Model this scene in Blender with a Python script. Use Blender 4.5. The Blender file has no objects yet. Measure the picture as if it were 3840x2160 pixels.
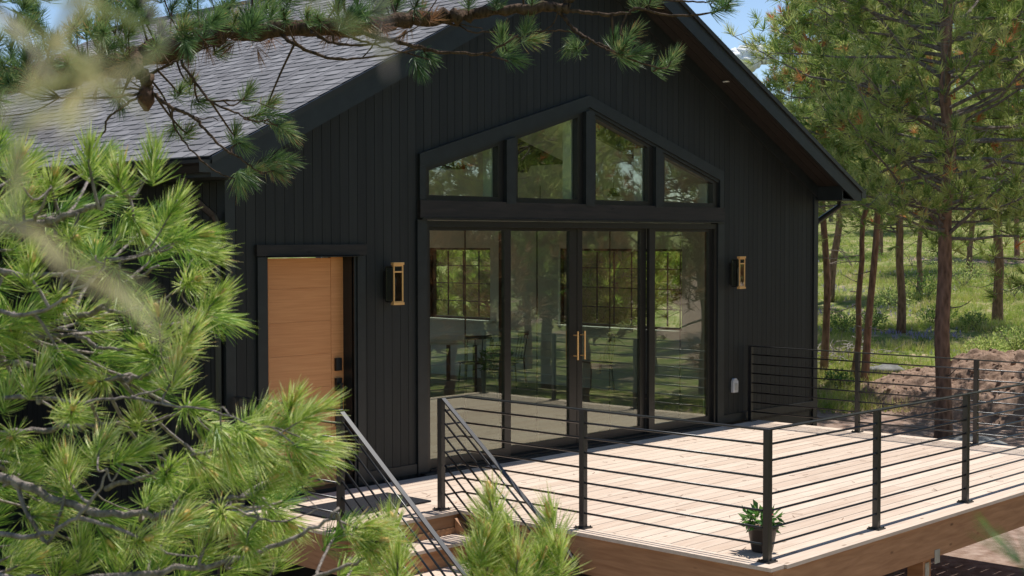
import bpy, math, random
import numpy as np
from mathutils import Vector, Matrix
R = math.radians
sc = bpy.context.scene
COL = sc.collection
RNG = np.random.default_rng(7)
random.seed(7)

# ---------------------------------------------------------------- camera basis
CAM = np.array([-9.5477, -10.2137, 2.3415])
yaw, pitch, roll = R(46.587), R(-2.02), R(-0.053)
FW = np.array([math.sin(yaw)*math.cos(pitch), math.cos(yaw)*math.cos(pitch), math.sin(pitch)])
RT0 = np.array([math.cos(yaw), -math.sin(yaw), 0.0])
UP0 = np.cross(RT0, FW)
RT = RT0*math.cos(roll) + UP0*math.sin(roll)
UP = -RT0*math.sin(roll) + UP0*math.cos(roll)
FPX = 5283.34
K = 3840/2576.0
def at(u, v, depth):
    """a point of the place, read off the photograph (2576 px wide) at a real distance"""
    return CAM + (FW + RT*((u*K-1920)/FPX) - UP*((v*K-1080)/FPX))*depth

# ---------------------------------------------------------------- helpers
def link(o, parent=None):
    COL.objects.link(o)
    if parent is not None: o.parent = parent
    return o
def tag(o, label=None, cat=None, group=None, kind=None):
    if label: o["label"] = label
    if cat: o["category"] = cat
    if group: o["group"] = group
    if kind: o["kind"] = kind
    return o
def empty(name, loc=(0,0,0), rz=0, **k):
    o = bpy.data.objects.new(name, None); link(o)
    o.location = loc; o.rotation_euler = (0,0,rz); o.empty_display_size = .2
    return tag(o, **k)

class MB:
    def __init__(s): s.v = []; s.f = []; s.t = []; s.cur = 0.5; s.calls = []
    def add(s, vs, fs):
        n = len(s.v); s.v += [tuple(map(float, p)) for p in vs]; s.calls.append((vs, fs, s.cur))
        s.f += [tuple(i+n for i in f) for f in fs]; s.t += [s.cur]*len(vs)
        return s
    def box(s, x0, x1, y0, y1, z0, z1):
        vs = [(x0,y0,z0),(x1,y0,z0),(x1,y1,z0),(x0,y1,z0),(x0,y0,z1),(x1,y0,z1),(x1,y1,z1),(x0,y1,z1)]
        return s.add(vs, [(0,3,2,1),(4,5,6,7),(0,1,5,4),(1,2,6,5),(2,3,7,6),(3,0,4,7)])
    def prism(s, pts, y0, y1, axis='y'):
        """polygon (a,b) extruded along an axis; y: (x,z); x: (y,z)"""
        n = len(pts)
        if axis == 'y': vs = [(a,y0,b) for a,b in pts] + [(a,y1,b) for a,b in pts]
        elif axis == 'x': vs = [(y0,a,b) for a,b in pts] + [(y1,a,b) for a,b in pts]
        else: vs = [(a,b,y0) for a,b in pts] + [(a,b,y1) for a,b in pts]
        fs = [tuple(range(n)), tuple(range(2*n-1, n-1, -1))] + [(i, i+n, (i+1)%n+n, (i+1)%n) for i in range(n)]
        return s.add(vs, fs)
    def ring(s, outer, inner, y0, y1):
        n = len(outer)
        vs = [(a,y0,b) for a,b in outer]+[(a,y0,b) for a,b in inner]+[(a,y1,b) for a,b in outer]+[(a,y1,b) for a,b in inner]
        fs = []
        for i in range(n):
            j = (i+1)%n
            fs += [(i,j,n+j,n+i),(2*n+i,3*n+i,3*n+j,2*n+j),(i,2*n+i,2*n+j,j),(n+i,n+j,3*n+j,3*n+i)]
        return s.add(vs, fs)
    def bar(s, a, b, w, h, up=(0,0,1)):
        a = np.array(a, float); b = np.array(b, float); d = b-a; d = d/np.linalg.norm(d)
        sd = np.cross(d, up); sd = sd/np.linalg.norm(sd); u = np.cross(sd, d)
        vs = []
        for p in (a, b):
            for sx, sz in ((-1,-1),(1,-1),(1,1),(-1,1)): vs.append(p+sd*sx*w/2+u*sz*h/2)
        return s.add(vs, [(0,1,2,3),(7,6,5,4),(0,4,5,1),(1,5,6,2),(2,6,7,3),(3,7,4,0)])
    def tube(s, pts, rad, n=6, cap=True):
        pts = [np.array(p, float) for p in pts]
        if not hasattr(rad, '__len__'): rad = [rad]*len(pts)
        vs = []; prev = None
        for i, p in enumerate(pts):
            d = pts[min(i+1,len(pts)-1)] - pts[max(i-1,0)]; d = d/(np.linalg.norm(d)+1e-9)
            if prev is None:
                a = np.cross(d, (0,0,1));
                if np.linalg.norm(a) < .1: a = np.cross(d, (1,0,0))
            else: a = prev - d*(prev@d)
            a = a/(np.linalg.norm(a)+1e-9); prev = a; b = np.cross(d, a)
            for k in range(n):
                t = 2*math.pi*k/n; vs.append(p + (a*math.cos(t)+b*math.sin(t))*rad[i])
        fs = []
        for i in range(len(pts)-1):
            for k in range(n):
                fs.append((i*n+k, i*n+(k+1)%n, (i+1)*n+(k+1)%n, (i+1)*n+k))
        if cap: fs += [tuple(range(n-1,-1,-1)), tuple(range((len(pts)-1)*n, len(pts)*n))]
        return s.add(vs, fs)
    def lathe(s, prof, c=(0,0,0), n=24):
        vs = [(c[0]+r*math.cos(2*math.pi*k/n), c[1]+r*math.sin(2*math.pi*k/n), c[2]+z) for r, z in prof for k in range(n)]
        fs = [(i*n+k, i*n+(k+1)%n, (i+1)*n+(k+1)%n, (i+1)*n+k) for i in range(len(prof)-1) for k in range(n)]
        return s.add(vs, fs)
    def build_each(s, name, mat, parent=None, **k):
        for vs, fs, c in s.calls:
            m = MB(); m.cur = c; m.add(vs, fs); m.build(name, mat, parent, **k)
    def build(s, name, mat, parent=None, smooth=False, bevel=0):
        me = bpy.data.meshes.new(name); me.from_pydata(s.v, [], s.f)
        if not me.polygons: print('EMPTY', name)
        a = me.attributes.new('tint', 'FLOAT', 'POINT'); a.data.foreach_set('value', np.array(s.t, np.float32))
        me.materials.append(mat); me.update()
        import bmesh
        if len(s.f) < 20000:
            bm = bmesh.new(); bm.from_mesh(me); bmesh.ops.recalc_face_normals(bm, faces=bm.faces); bm.to_mesh(me); bm.free()
        if smooth: me.polygons.foreach_set('use_smooth', [True]*len(me.polygons))
        o = bpy.data.objects.new(name, me); link(o, parent)
        if bevel:
            m = o.modifiers.new('bevel', 'BEVEL'); m.width = bevel; m.segments = 2; m.limit_method = 'ANGLE'
        return o

def npmesh(name, V, F, T, mat, parent=None):
    """fast mesh from arrays, F is (n,k)"""
    me = bpy.data.meshes.new(name); k = F.shape[1]
    me.vertices.add(len(V)); me.vertices.foreach_set('co', V.astype(np.float32).ravel())
    me.loops.add(F.size); me.loops.foreach_set('vertex_index', F.astype(np.int32).ravel())
    me.polygons.add(len(F)); me.polygons.foreach_set('loop_start', np.arange(0, F.size, k, dtype=np.int32))
    try: me.polygons.foreach_set('loop_total', np.full(len(F), k, dtype=np.int32))
    except Exception: pass
    a = me.attributes.new('tint', 'FLOAT', 'POINT'); a.data.foreach_set('value', T.astype(np.float32))
    me.materials.append(mat); me.update(calc_edges=True); me.validate()
    o = bpy.data.objects.new(name, me); link(o, parent)
    return o

# ---------------------------------------------------------------- materials
def newmat(name):
    m = bpy.data.materials.new(name); m.use_nodes = True
    nt = m.node_tree; b = nt.nodes['Principled BSDF']
    return m, nt, b
def N(nt, typ, **k):
    n = nt.nodes.new(typ)
    for a, v in k.items():
        if a in n.inputs.keys() if hasattr(n.inputs, 'keys') else False: n.inputs[a].default_value = v
        else: setattr(n, a, v)
    return n
def ramp(nt, fac, stops):
    r = nt.nodes.new('ShaderNodeValToRGB'); e = r.color_ramp.elements
    while len(e) < len(stops): e.new(.5)
    for i, (p, c) in enumerate(stops): e[i].position = p; e[i].color = (*c, 1)
    nt.links.new(fac, r.inputs[0]); return r.outputs[0]
def noise(nt, scale, detail=4, vec=None, mapscale=None, rough=.55, dist=0):
    tc = nt.nodes.new('ShaderNodeTexCoord'); mp = nt.nodes.new('ShaderNodeMapping')
    nt.links.new(tc.outputs['Object'], mp.inputs[0])
    if mapscale: mp.inputs['Scale'].default_value = mapscale
    n = nt.nodes.new('ShaderNodeTexNoise'); n.inputs['Scale'].default_value = scale
    n.inputs['Detail'].default_value = detail; n.inputs['Roughness'].default_value = rough; n.inputs['Distortion'].default_value = dist
    nt.links.new(mp.outputs[0], n.inputs['Vector']); return n.outputs['Fac']
def tintn(nt):
    a = nt.nodes.new('ShaderNodeAttribute'); a.attribute_name = 'tint'; return a.outputs['Fac']
def math_(nt, op, a, b):
    m = nt.nodes.new('ShaderNodeMath'); m.operation = op
    for i, x in enumerate((a, b)):
        if isinstance(x, (int, float)): m.inputs[i].default_value = x
        else: nt.links.new(x, m.inputs[i])
    return m.outputs[0]
def bump(nt, b, h, strength=.3, dist=.01):
    n = nt.nodes.new('ShaderNodeBump'); n.inputs['Strength'].default_value = strength; n.inputs['Distance'].default_value = dist
    nt.links.new(h, n.inputs['Height']); nt.links.new(n.outputs[0], b.inputs['Normal'])
def simple(name, col, rough=.5, metal=0, spec=.5, var=.15, scale=6, ms=None, bmp=0):
    m, nt, b = newmat(name)
    b.inputs['Roughness'].default_value = rough; b.inputs['Metallic'].default_value = metal
    b.inputs['Specular IOR Level'].default_value = spec
    f = noise(nt, scale, 5, mapscale=ms)
    lo = tuple(c*(1-var) for c in col); hi = tuple(min(1, c*(1+var)) for c in col)
    nt.links.new(ramp(nt, f, [(.3, lo), (.7, hi)]), b.inputs['Base Color'])
    if bmp: bump(nt, b, noise(nt, scale*6, 4, mapscale=ms), bmp, .004)
    return m
def woodmat(name, lo, hi, rough=.6, ms=(1,14,14), scale=3, knots=True, tintamt=.5, spec=.3):
    m, nt, b = newmat(name); b.inputs['Roughness'].default_value = rough; b.inputs['Specular IOR Level'].default_value = spec
    tc = nt.nodes.new('ShaderNodeTexCoord'); mp = nt.nodes.new('ShaderNodeMapping'); mp.inputs['Scale'].default_value = ms
    cx = nt.nodes.new('ShaderNodeCombineXYZ'); t = tintn(nt)
    tt = math_(nt, 'MULTIPLY', t, 37.0)
    nt.links.new(tt, cx.inputs[0]); nt.links.new(tt, cx.inputs[1]); nt.links.new(tt, cx.inputs[2])
    va = nt.nodes.new('ShaderNodeVectorMath'); va.operation = 'ADD'
    nt.links.new(tc.outputs['Object'], va.inputs[0]); nt.links.new(cx.outputs[0], va.inputs[1])
    nt.links.new(va.outputs[0], mp.inputs[0])
    n = nt.nodes.new('ShaderNodeTexNoise'); n.inputs['Scale'].default_value = scale; n.inputs['Detail'].default_value = 6
    n.inputs['Distortion'].default_value = .6; nt.links.new(mp.outputs[0], n.inputs['Vector'])
    f = math_(nt, 'ADD', math_(nt, 'MULTIPLY', n.outputs['Fac'], 1-tintamt*.5), math_(nt, 'MULTIPLY', t, tintamt*.5))
    col = ramp(nt, f, [(.28, lo), (.72, hi)])
    if knots:
        v = nt.nodes.new('ShaderNodeTexVoronoi'); v.inputs['Scale'].default_value = 2.2
        m2 = nt.nodes.new('ShaderNodeMapping'); m2.inputs['Scale'].default_value = tuple(1 if s == min(ms) else 2.6 for s in ms)
        nt.links.new(va.outputs[0], m2.inputs[0]); nt.links.new(m2.outputs[0], v.inputs['Vector'])
        k = ramp(nt, v.outputs['Distance'], [(.03, (1,1,1)), (.09, (0,0,0))])
        mx = nt.nodes.new('ShaderNodeMix'); mx.data_type = 'RGBA'
        nt.links.new(k, mx.inputs['Factor']); nt.links.new(col, mx.inputs[6]); mx.inputs[7].default_value = (lo[0]*.45, lo[1]*.4, lo[2]*.35, 1)
        col = mx.outputs[2]
    nt.links.new(col, b.inputs['Base Color'])
    bump(nt, b, n.outputs['Fac'], .25, .003)
    return m

M = {}
M['siding'] = woodmat('black_stained_siding', (.009,.0102,.0092), (.0185,.0200,.0180), rough=.55, ms=(16,16,1), scale=2, knots=False, tintamt=.6, spec=.35)
M['trim'] = simple('black_trim_paint', (.013,.016,.0165), .42, spec=.45, var=.25, scale=9, bmp=.1)
M['beamtrim'] = woodmat('dark_stained_header', (.010,.010,.010), (.032,.026,.023), rough=.5, ms=(1,10,10), scale=3, tintamt=.2)
M['frame'] = simple('warm_black_frame', (.015,.014,.0125), .32, spec=.5, var=.1)  # black frames; the brown reflection of the deck is put into the colour
M['soffit'] = woodmat('stained_soffit', (.011,.0095,.0085), (.026,.020,.0165), rough=.6, ms=(1,12,12), scale=3)
M['rail'] = simple('satin_black_rail', (.012,.012,.013), .33, spec=.7, var=.1)
M['door'] = woodmat('stained_fir_door', (.60,.24,.085), (.74,.335,.13), rough=.42, ms=(1,8,26), scale=2.2, knots=False, tintamt=.3, spec=.4)
M['deck'] = woodmat('fresh_deck_boards', (.54,.408,.31), (.72,.59,.475), rough=.65, ms=(1,13,13), scale=2.4, tintamt=.5, spec=.3)
M['deckrim'] = woodmat('rim_boards', (.33,.155,.070), (.52,.275,.135), rough=.6, ms=(1,1,9), scale=3.0, tintamt=.3)
M['brass'] = simple('brushed_brass', (.80,.46,.17), .38, metal=.35, var=.1)
M['blackmetal'] = simple('black_hardware', (.008,.008,.009), .4)
M['mat'] = simple('charcoal_doormat', (.025,.026,.03), .95, spec=.1, var=.5, scale=60, bmp=.8)
M['white'] = simple('white_interior_paint', (.80,.81,.76), .8, var=.03)
M['floor'] = woodmat('interior_floor_wood', (.16,.12,.085), (.25,.19,.14), rough=.45, ms=(12,1,12), scale=3)
M['bark'] = None
M['galv'] = simple('galvanised_bracket', (.42,.42,.40), .45, metal=.6)
M['concrete'] = simple('footing_concrete', (.3,.29,.27), .9, bmp=.4)
M['blind'] = simple('light_switch_plastic', (.5,.5,.48), .4)

def shingle_mat():
    m, nt, b = newmat('grey_shingles'); b.inputs['Roughness'].default_value = .95; b.inputs['Specular IOR Level'].default_value = .15
    t = tintn(nt); n = noise(nt, 90, 3); n2 = noise(nt, 2.2, 3)
    f = math_(nt, 'ADD', math_(nt, 'MULTIPLY', t, .5), math_(nt, 'ADD', math_(nt, 'MULTIPLY', n, .35), math_(nt, 'MULTIPLY', n2, .15)))
    nt.links.new(ramp(nt, f, [(.2, (.13,.127,.13)), (.55, (.235,.228,.235)), (.85, (.33,.322,.325))]), b.inputs['Base Color'])
    bump(nt, b, n, .5, .003); return m
M['shingle'] = shingle_mat()

def glass_mat(name, refl=.28, tint=(.92,.98,.90)):
    m = bpy.data.materials.new(name); m.use_nodes = True; nt = m.node_tree; nt.nodes.clear()
    out = nt.nodes.new('ShaderNodeOutputMaterial'); mx = nt.nodes.new('ShaderNodeMixShader')
    tr = nt.nodes.new('ShaderNodeBsdfTransparent'); tr.inputs[0].default_value = (*tint, 1)
    gl = nt.nodes.new('ShaderNodeBsdfGlossy'); gl.inputs['Roughness'].default_value = 0.0; gl.inputs['Color'].default_value = (.96,.97,.90,1)
    lw = nt.nodes.new('ShaderNodeLayerWeight'); lw.inputs[0].default_value = .5
    f = math_(nt, 'ADD', math_(nt, 'MULTIPLY', math_(nt, 'POWER', lw.outputs['Facing'], 3.0), .6), refl*.5)
    n = noise(nt, 1.1, 2); bp = nt.nodes.new('ShaderNodeBump'); bp.inputs['Strength'].default_value = .035; bp.inputs['Distance'].default_value = .02
    nt.links.new(n, bp.inputs['Height']); nt.links.new(bp.outputs[0], gl.inputs['Normal'])
    nt.links.new(f, mx.inputs[0]); nt.links.new(tr.outputs[0], mx.inputs[1]); nt.links.new(gl.outputs[0], mx.inputs[2])
    nt.links.new(mx.outputs[0], out.inputs[0]); return m
M['glass'] = glass_mat('reflective_glass')
M['winglass'] = glass_mat('plain_glass', .04, (.96,.98,.96))
M['lampglass'] = glass_mat('seeded_glass', .5, (.75,.75,.7))

def needle_mat(name, stops, transl=.35, rough=.45):
    m = bpy.data.materials.new(name); m.use_nodes = True; nt = m.node_tree; nt.nodes.clear()
    out = nt.nodes.new('ShaderNodeOutputMaterial'); b = nt.nodes.new('ShaderNodeBsdfPrincipled')
    b.inputs['Roughness'].default_value = rough; b.inputs['Specular IOR Level'].default_value = .5
    c = ramp(nt, tintn(nt), stops); nt.links.new(c, b.inputs['Base Color'])
    t = nt.nodes.new('ShaderNodeBsdfTranslucent')
    g = nt.nodes.new('ShaderNodeGamma'); g.inputs[1].default_value = .9; nt.links.new(c, g.inputs[0]); nt.links.new(g.outputs[0], t.inputs[0])
    mx = nt.nodes.new('ShaderNodeMixShader'); mx.inputs[0].default_value = transl
    nt.links.new(b.outputs[0], mx.inputs[1]); nt.links.new(t.outputs[0], mx.inputs[2]); nt.links.new(mx.outputs[0], out.inputs[0])
    return m
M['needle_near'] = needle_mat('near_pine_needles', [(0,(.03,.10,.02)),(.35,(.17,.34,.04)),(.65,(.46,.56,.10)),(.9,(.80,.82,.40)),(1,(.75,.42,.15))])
M['needle_shade'] = needle_mat('shaded_pine_needles', [(0,(.03,.075,.03)),(.5,(.09,.18,.05)),(.85,(.24,.32,.11)),(1,(.38,.18,.07))])  # darker needle colour holds the shade of the crown above
M['needle_far'] = needle_mat('far_pine_needles', [(0,(.06,.14,.03)),(.4,(.26,.37,.075)),(.8,(.58,.62,.20)),(.96,(.66,.60,.24)),(1,(.7,.28,.10))], .5, .45)
M['needle_dead'] = needle_mat('dry_brown_needles', [(0,(.14,.06,.03)),(.6,(.28,.13,.06)),(1,(.36,.20,.09))], .3, .6)
M['leaf'] = needle_mat('green_leaves', [(0,(.03,.10,.02)),(.6,(.10,.26,.04)),(.9,(.22,.38,.08)),(1,(.5,.05,.10))], .3, .4)
M['grass'] = needle_mat('meadow_grass', [(0,(.07,.17,.02)),(.5,(.30,.41,.05)),(.85,(.50,.52,.12)),(1,(.60,.46,.26))], .5, .6)
M['flower'] = needle_mat('lilac_flowers', [(0,(.36,.30,.50)),(1,(.55,.45,.70))], .3, .6)
M['bud'] = simple('pine_candle_bud', (.72,.47,.16), .7, var=.3, scale=40)

def bark_mat(name, lo, hi, scale=5):
    m, nt, b = newmat(name); b.inputs['Roughness'].default_value = .9; b.inputs['Specular IOR Level'].default_value = .15
    v = nt.nodes.new('ShaderNodeTexVoronoi'); v.inputs['Scale'].default_value = scale*1.6
    tc = nt.nodes.new('ShaderNodeTexCoord'); mp = nt.nodes.new('ShaderNodeMapping'); mp.inputs['Scale'].default_value = (2,2,.6)
    nt.links.new(tc.outputs['Object'], mp.inputs[0]); nt.links.new(mp.outputs[0], v.inputs['Vector'])
    n = noise(nt, scale*3, 6, mapscale=(1.6,1.6,.5))
    f = math_(nt, 'ADD', math_(nt, 'MULTIPLY', v.outputs['Distance'], .5), math_(nt, 'MULTIPLY', n, .6))
    nt.links.new(ramp(nt, f, [(.25, lo), (.75, hi)]), b.inputs['Base Color'])
    bump(nt, b, f, .8, .03); return m
M['bark'] = bark_mat('ponderosa_bark', (.12,.070,.045), (.36,.215,.145))
M['barkgrey'] = bark_mat('grey_pine_bark', (.09,.078,.068), (.26,.22,.19))
M['twig'] = bark_mat('grey_twig_bark', (.10,.082,.070), (.34,.29,.26), 14)
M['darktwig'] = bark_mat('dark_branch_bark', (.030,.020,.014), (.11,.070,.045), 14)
M['deadwood'] = bark_mat('bleached_dead_wood', (.25,.21,.19), (.5,.45,.42), 8)

def dirt_mat():
    m, nt, b = newmat('dirt'); b.inputs['Roughness'].default_value = .95; b.inputs['Specular IOR Level'].default_value = .1
    n = noise(nt, 3.5, 8, rough=.65); n2 = noise(nt, 18, 6)
    f = math_(nt, 'ADD', math_(nt, 'MULTIPLY', n, .6), math_(nt, 'MULTIPLY', n2, .4))
    nt.links.new(ramp(nt, f, [(.3, (.16,.10,.072)), (.5, (.31,.21,.155)), (.7, (.43,.31,.245))]), b.inputs['Base Color'])
    bump(nt, b, f, .8, .03); return m
M['dirt'] = dirt_mat()
def ground_mat():
    m, nt, b = newmat('meadow_ground'); b.inputs['Roughness'].default_value = .95; b.inputs['Specular IOR Level'].default_value = .1
    n = noise(nt, .32, 6, rough=.6); n2 = noise(nt, 7, 6); n3 = noise(nt, 2.1, 4)
    dirt = ramp(nt, n2, [(.3, (.21,.135,.098)), (.7, (.40,.30,.245))])
    grass = ramp(nt, math_(nt, 'ADD', math_(nt, 'MULTIPLY', n2, .5), math_(nt, 'MULTIPLY', n3, .5)), [(.33, (.07,.12,.02)), (.5, (.19,.22,.06)), (.64, (.44,.33,.22))])
    g = tintn(nt)   # 1 where the meadow grows, 0 where the building site is bare
    f = math_(nt, 'ADD', g, math_(nt, 'MULTIPLY', math_(nt, 'SUBTRACT', n, .5), 1.6))
    k = ramp(nt, f, [(.42, (0,0,0)), (.58, (1,1,1))])
    mx = nt.nodes.new('ShaderNodeMix'); mx.data_type = 'RGBA'
    nt.links.new(k, mx.inputs['Factor']); nt.links.new(dirt, mx.inputs[6]); nt.links.new(grass, mx.inputs[7])
    nt.links.new(mx.outputs[2], b.inputs['Base Color']); bump(nt, b, n2, .7, .05); return m
M['ground'] = ground_mat()

# ---------------------------------------------------------------- terrain
FH = np.array([math.sin(yaw), math.cos(yaw)]); RH = np.array([math.cos(yaw), -math.sin(yaw)])
_hs = [-40, 0, 6, 9, 25, 32, 45, 60, 80, 110, 160, 260, 600]
_hz = [2.5, .5, -.6, -1.25, -1.25, -.55, .2, 1.15, 2.5, 5.0, 8.5, 14, 30]
def smooth_n(x, y, sc_, seed=0):
    return (np.sin(x*sc_+seed)*np.cos(y*sc_*1.13+seed*2.1)+np.sin(x*sc_*2.3+y*sc_*1.7+seed)*.5)/1.5
def hgt(x, y):
    x = np.asarray(x, float); y = np.asarray(y, float)
    dx = x-CAM[0]; dy = y-CAM[1]; s = dx*FH[0]+dy*FH[1]; l = dx*RH[0]+dy*RH[1]
    s2 = s + np.clip(l-18, 0, 60)*.30*(s<45)      # the slope wraps round to the right of the deck
    h = np.interp(s2, _hs, _hz)
    w = np.clip((s2-27)/10, 0, 1)
    h = h + w*(.18*smooth_n(x, y, .35, 1)+.10*smooth_n(x, y, .9, 3))
    # house pad stays level
    pad = np.clip(1-np.maximum(np.maximum(-3.5-x, x-8.5), np.maximum(-5.5-y, y-11))/3.0, 0, 1)
    return h*(1-pad) + (-1.25)*pad
def hz(x, y): return float(hgt(x, y))

def grid_axis(lo, hi, fine_lo, fine_hi, df, dc):
    a = list(np.arange(fine_lo, fine_hi, df)); x = fine_lo; st = df
    while x > lo: st = min(st*1.25, dc); x -= st; a.insert(0, x)
    x = a[-1]; st = df
    while x < hi: st = min(st*1.25, dc); x += st; a.append(x)
    return np.array(a)
gx = grid_axis(-420, 700, -14, 60, .5, 45); gy = grid_axis(-420, 700, -24, 60, .5, 45)
X, Y = np.meshgrid(gx, gy, indexing='ij'); Z = hgt(X, Y)
nx, ny = X.shape
V = np.stack([X.ravel(), Y.ravel(), Z.ravel()], 1)
i, j = np.meshgrid(np.arange(nx-1), np.arange(ny-1), indexing='ij'); q = (i*ny+j).ravel()
F = np.stack([q, q+ny, q+ny+1, q+1], 1)
ddx = X-CAM[0]; ddy = Y-CAM[1]; S = ddx*FH[0]+ddy*FH[1]; L = ddx*RH[0]+ddy*RH[1]
T = np.clip((S-28)/5+.25*smooth_n(X, Y, .5, 2), 0, 1)
T = np.maximum(T, np.clip((L-11.5)/3, 0, .62)*(S < 22)); T = np.maximum(T, (S < 8)*.8); T = np.where((np.abs(S-62.5) < 1.6) & (L > 17) & (L < 40), 0, T)
ground = npmesh('ground', V, F, T.ravel(), M['ground']); tag(ground, kind='structure')
ground.data.polygons.foreach_set('use_smooth', [True]*len(ground.data.polygons))

# ---------------------------------------------------------------- the house
RX, RZ, SL = 2.47, 5.66, 0.5
XL, XR, EL, ER = -2.37, 7.31, -2.81, 7.75
YB, YO = 9.6, -0.40
def roofz(x): return RZ - SL*abs(x-RX)
house = empty('house', (0,0,0), label='black timber house with a steep gable, grey shingle roof and wide glass doors', cat='house')

def openings(x):
    """list of (z0,z1) cut out of the front wall at x"""
    o = []
    if -1.93 < x < -0.93: o.append((-1, 2.17))
    if -0.02 < x < 4.97: o.append((-1, 3.84-.294*abs(x-RX)))
    return o
ws = MB(); pitch_b = .107; gap = .0045
brk = sorted([-1.93, -0.93, -0.02, 4.97, RX])
x = XL
while x < XR-1e-6:
    x1 = min(x+pitch_b, XR); cuts = [x] + [b for b in brk if x+1e-4 < b < x1-1e-4] + [x1]
    ws.cur = random.random()
    for a, b in zip(cuts[:-1], cuts[1:]):
        a2 = a + (gap/2 if a == x else 0); b2 = b - (gap/2 if b == x1 else 0)
        if b2-a2 < .003: continue
        mid = (a2+b2)/2; op = openings(mid); zl = -.02
        top = lambda t: roofz(t)-.22
        if op:
            if mid > -.5: ws.prism([(a2, 3.84-.294*abs(a2-RX)), (b2, 3.84-.294*abs(b2-RX)), (b2, top(b2)), (a2, top(a2))], 0, .02); continue
            zl = 2.17
        ws.prism([(a2, zl), (b2, zl), (b2, top(b2)), (a2, top(a2))], 0, .02)
    x = x1
ws.build('front_siding', M['siding'], house)
# sheathing behind the boards (seen in the grooves) and the inside face
sh = MB()
def wallpoly(m, y0, y1, inset=0):
    m.prism([(XL+.02,-1.3),(-1.95,-1.3),(-1.95,roofz(-1.95)-.22),(XL+.02,roofz(XL)-.23)], y0, y1)
    m.prism([(-1.95,2.19),(-.91,2.19),(-.91,roofz(-.91)-.22),(-1.95,roofz(-1.95)-.22)], y0, y1)
    m.prism([(-.91,-1.3),(-.02,-1.3),(-.02,roofz(-.02)-.22),(-.91,roofz(-.91)-.22)], y0, y1)
    g = lambda t: 3.84-.294*abs(t-RX)
    m.prism([(-.02,g(-.02)),(RX,g(RX)),(RX,roofz(RX)-.22),(-.02,roofz(-.02)-.22)], y0, y1)
    m.prism([(RX,g(RX)),(4.97,g(4.97)),(4.97,roofz(4.97)-.22),(RX,roofz(RX)-.22)], y0, y1)
    m.prism([(4.97,-1.3),(XR-.02,-1.3),(XR-.02,roofz(XR)-.22),(4.97,roofz(4.97)-.22)], y0, y1)
wallpoly(sh, .012, .10); sh.box(-1.95, -.91, .012, .3, -1.3, -.03); sh.box(-.02, 4.97, .012, .3, -1.3, -.03)
sh.build('wall_sheathing', M['trim'], house)
iw = MB(); wallpoly(iw, .102, .20); iw.build('inner_front_wall', M['white'], house)

# left side wall, back wall, right side wall with window openings
sd = MB(); y = .02
while y < YB:
    sd.cur = random.random(); sd.box(XL, XL+.02, y+.0035, y+pitch_b-.0035, -.3, 2.83); y += pitch_b
sd.build('side_siding', M['siding'], house)
b = MB(); b.box(XL+.012, XL+.15, .1, YB, -1.3, 3.1)
b.prism([(XL,2.3),(XR,2.3),(XR,3.1),(RX,5.5),(XL,3.1)], YB-.15, YB); b.box(XL,XR,YB-.15,YB,-1.3,.4)
for a_, c_ in ((XL,-1.2),(2.0,3.2),(6.3,XR)): b.box(a_,c_,YB-.15,YB,.4,2.3)  # unseen openings added in the back wall to brighten the room
RW = [(2.15,4.54,.98,2.18),(6.07,7.55,.98,2.18)]
ys = [.1, 2.15, 4.54, 6.07, 7.55, YB-.15]
for k in range(5):
    if k in (1, 3):
        b.box(XR-.15, XR-.02, ys[k], ys[k+1], -1.3, .98); b.box(XR-.15, XR-.02, ys[k], ys[k+1], 2.18, 3.0)
    else: b.box(XR-.15, XR-.02, ys[k], ys[k+1], -1.3, 3.0)
b.build('side_wall', M['trim'], house)
i_ = MB(); i_.box(XL+.151, XL+.17, .2, YB-.15, 0, 3.1)
i_.prism([(XL+.16,2.3),(XR-.16,2.3),(XR-.16,3.1),(RX,5.4),(XL+.16,3.1)], YB-.18, YB-.152); i_.box(XL+.16,XR-.16,YB-.18,YB-.152,0,.4)
for a_, c_ in ((XL+.16,-1.2),(2.0,3.2),(6.3,XR-.16)): i_.box(a_,c_,YB-.18,YB-.152,.4,2.3)
for k in range(5):
    if k in (1, 3):
        i_.box(XR-.17, XR-.152, ys[k], ys[k+1], 0, .98); i_.box(XR-.17, XR-.152, ys[k], ys[k+1], 2.18, 3.0)
    else: i_.box(XR-.17, XR-.152, ys[k], ys[k+1], 0, 3.0)
i_.build('interior_wall', M['white'], house)
fl = MB(); fl.box(XL+.15, XR-.15, .1, YB-.15, -.1, .012); fl.build('interior_floor', M['floor'], house)
cl = MB()
for sgn, xe in ((-1, XL+.1), (1, XR-.1)):
    cl.prism([(RX, RZ-.34), (xe, roofz(xe)-.34), (xe, roofz(xe)-.30), (RX, RZ-.30)], .2, YB-.15)
cl.build('interior_ceiling', M['white'], house)
tr = MB()  # added dark plates that make the angular shapes behind the gable panes
tr.prism([(4.5,3.72),(5.49,3.43),(5.47,3.39),(4.8,3.34),(4.74,3.25),(4.5,3.24)], 3.0, 3.08)
tr.prism([(2.85,3.22),(3.29,3.38),(3.55,3.3),(3.52,3.25)], 3.0, 3.08)
tr.prism([(3.9,4.3),(3.9,3.67),(4.92,3.37),(5.03,3.37),(5.03,3.85)], 1.2, 1.28)
tr.prism([(RX-.1,RZ-.36),(RX-1.7,roofz(RX-1.7)-.36),(RX-1.6,roofz(RX-1.7)-.42),(RX+.1,RZ-.36)], 2.4, 2.6)
tr.prism([(RX+.1,RZ-.36),(RX+1.9,roofz(RX+1.9)-.36),(RX+1.9,roofz(RX+1.9)-.75),(RX+.1,RZ-.8)], .9, 1.1)
tr.build_each('dark_plate', M['soffit'], house)
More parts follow.
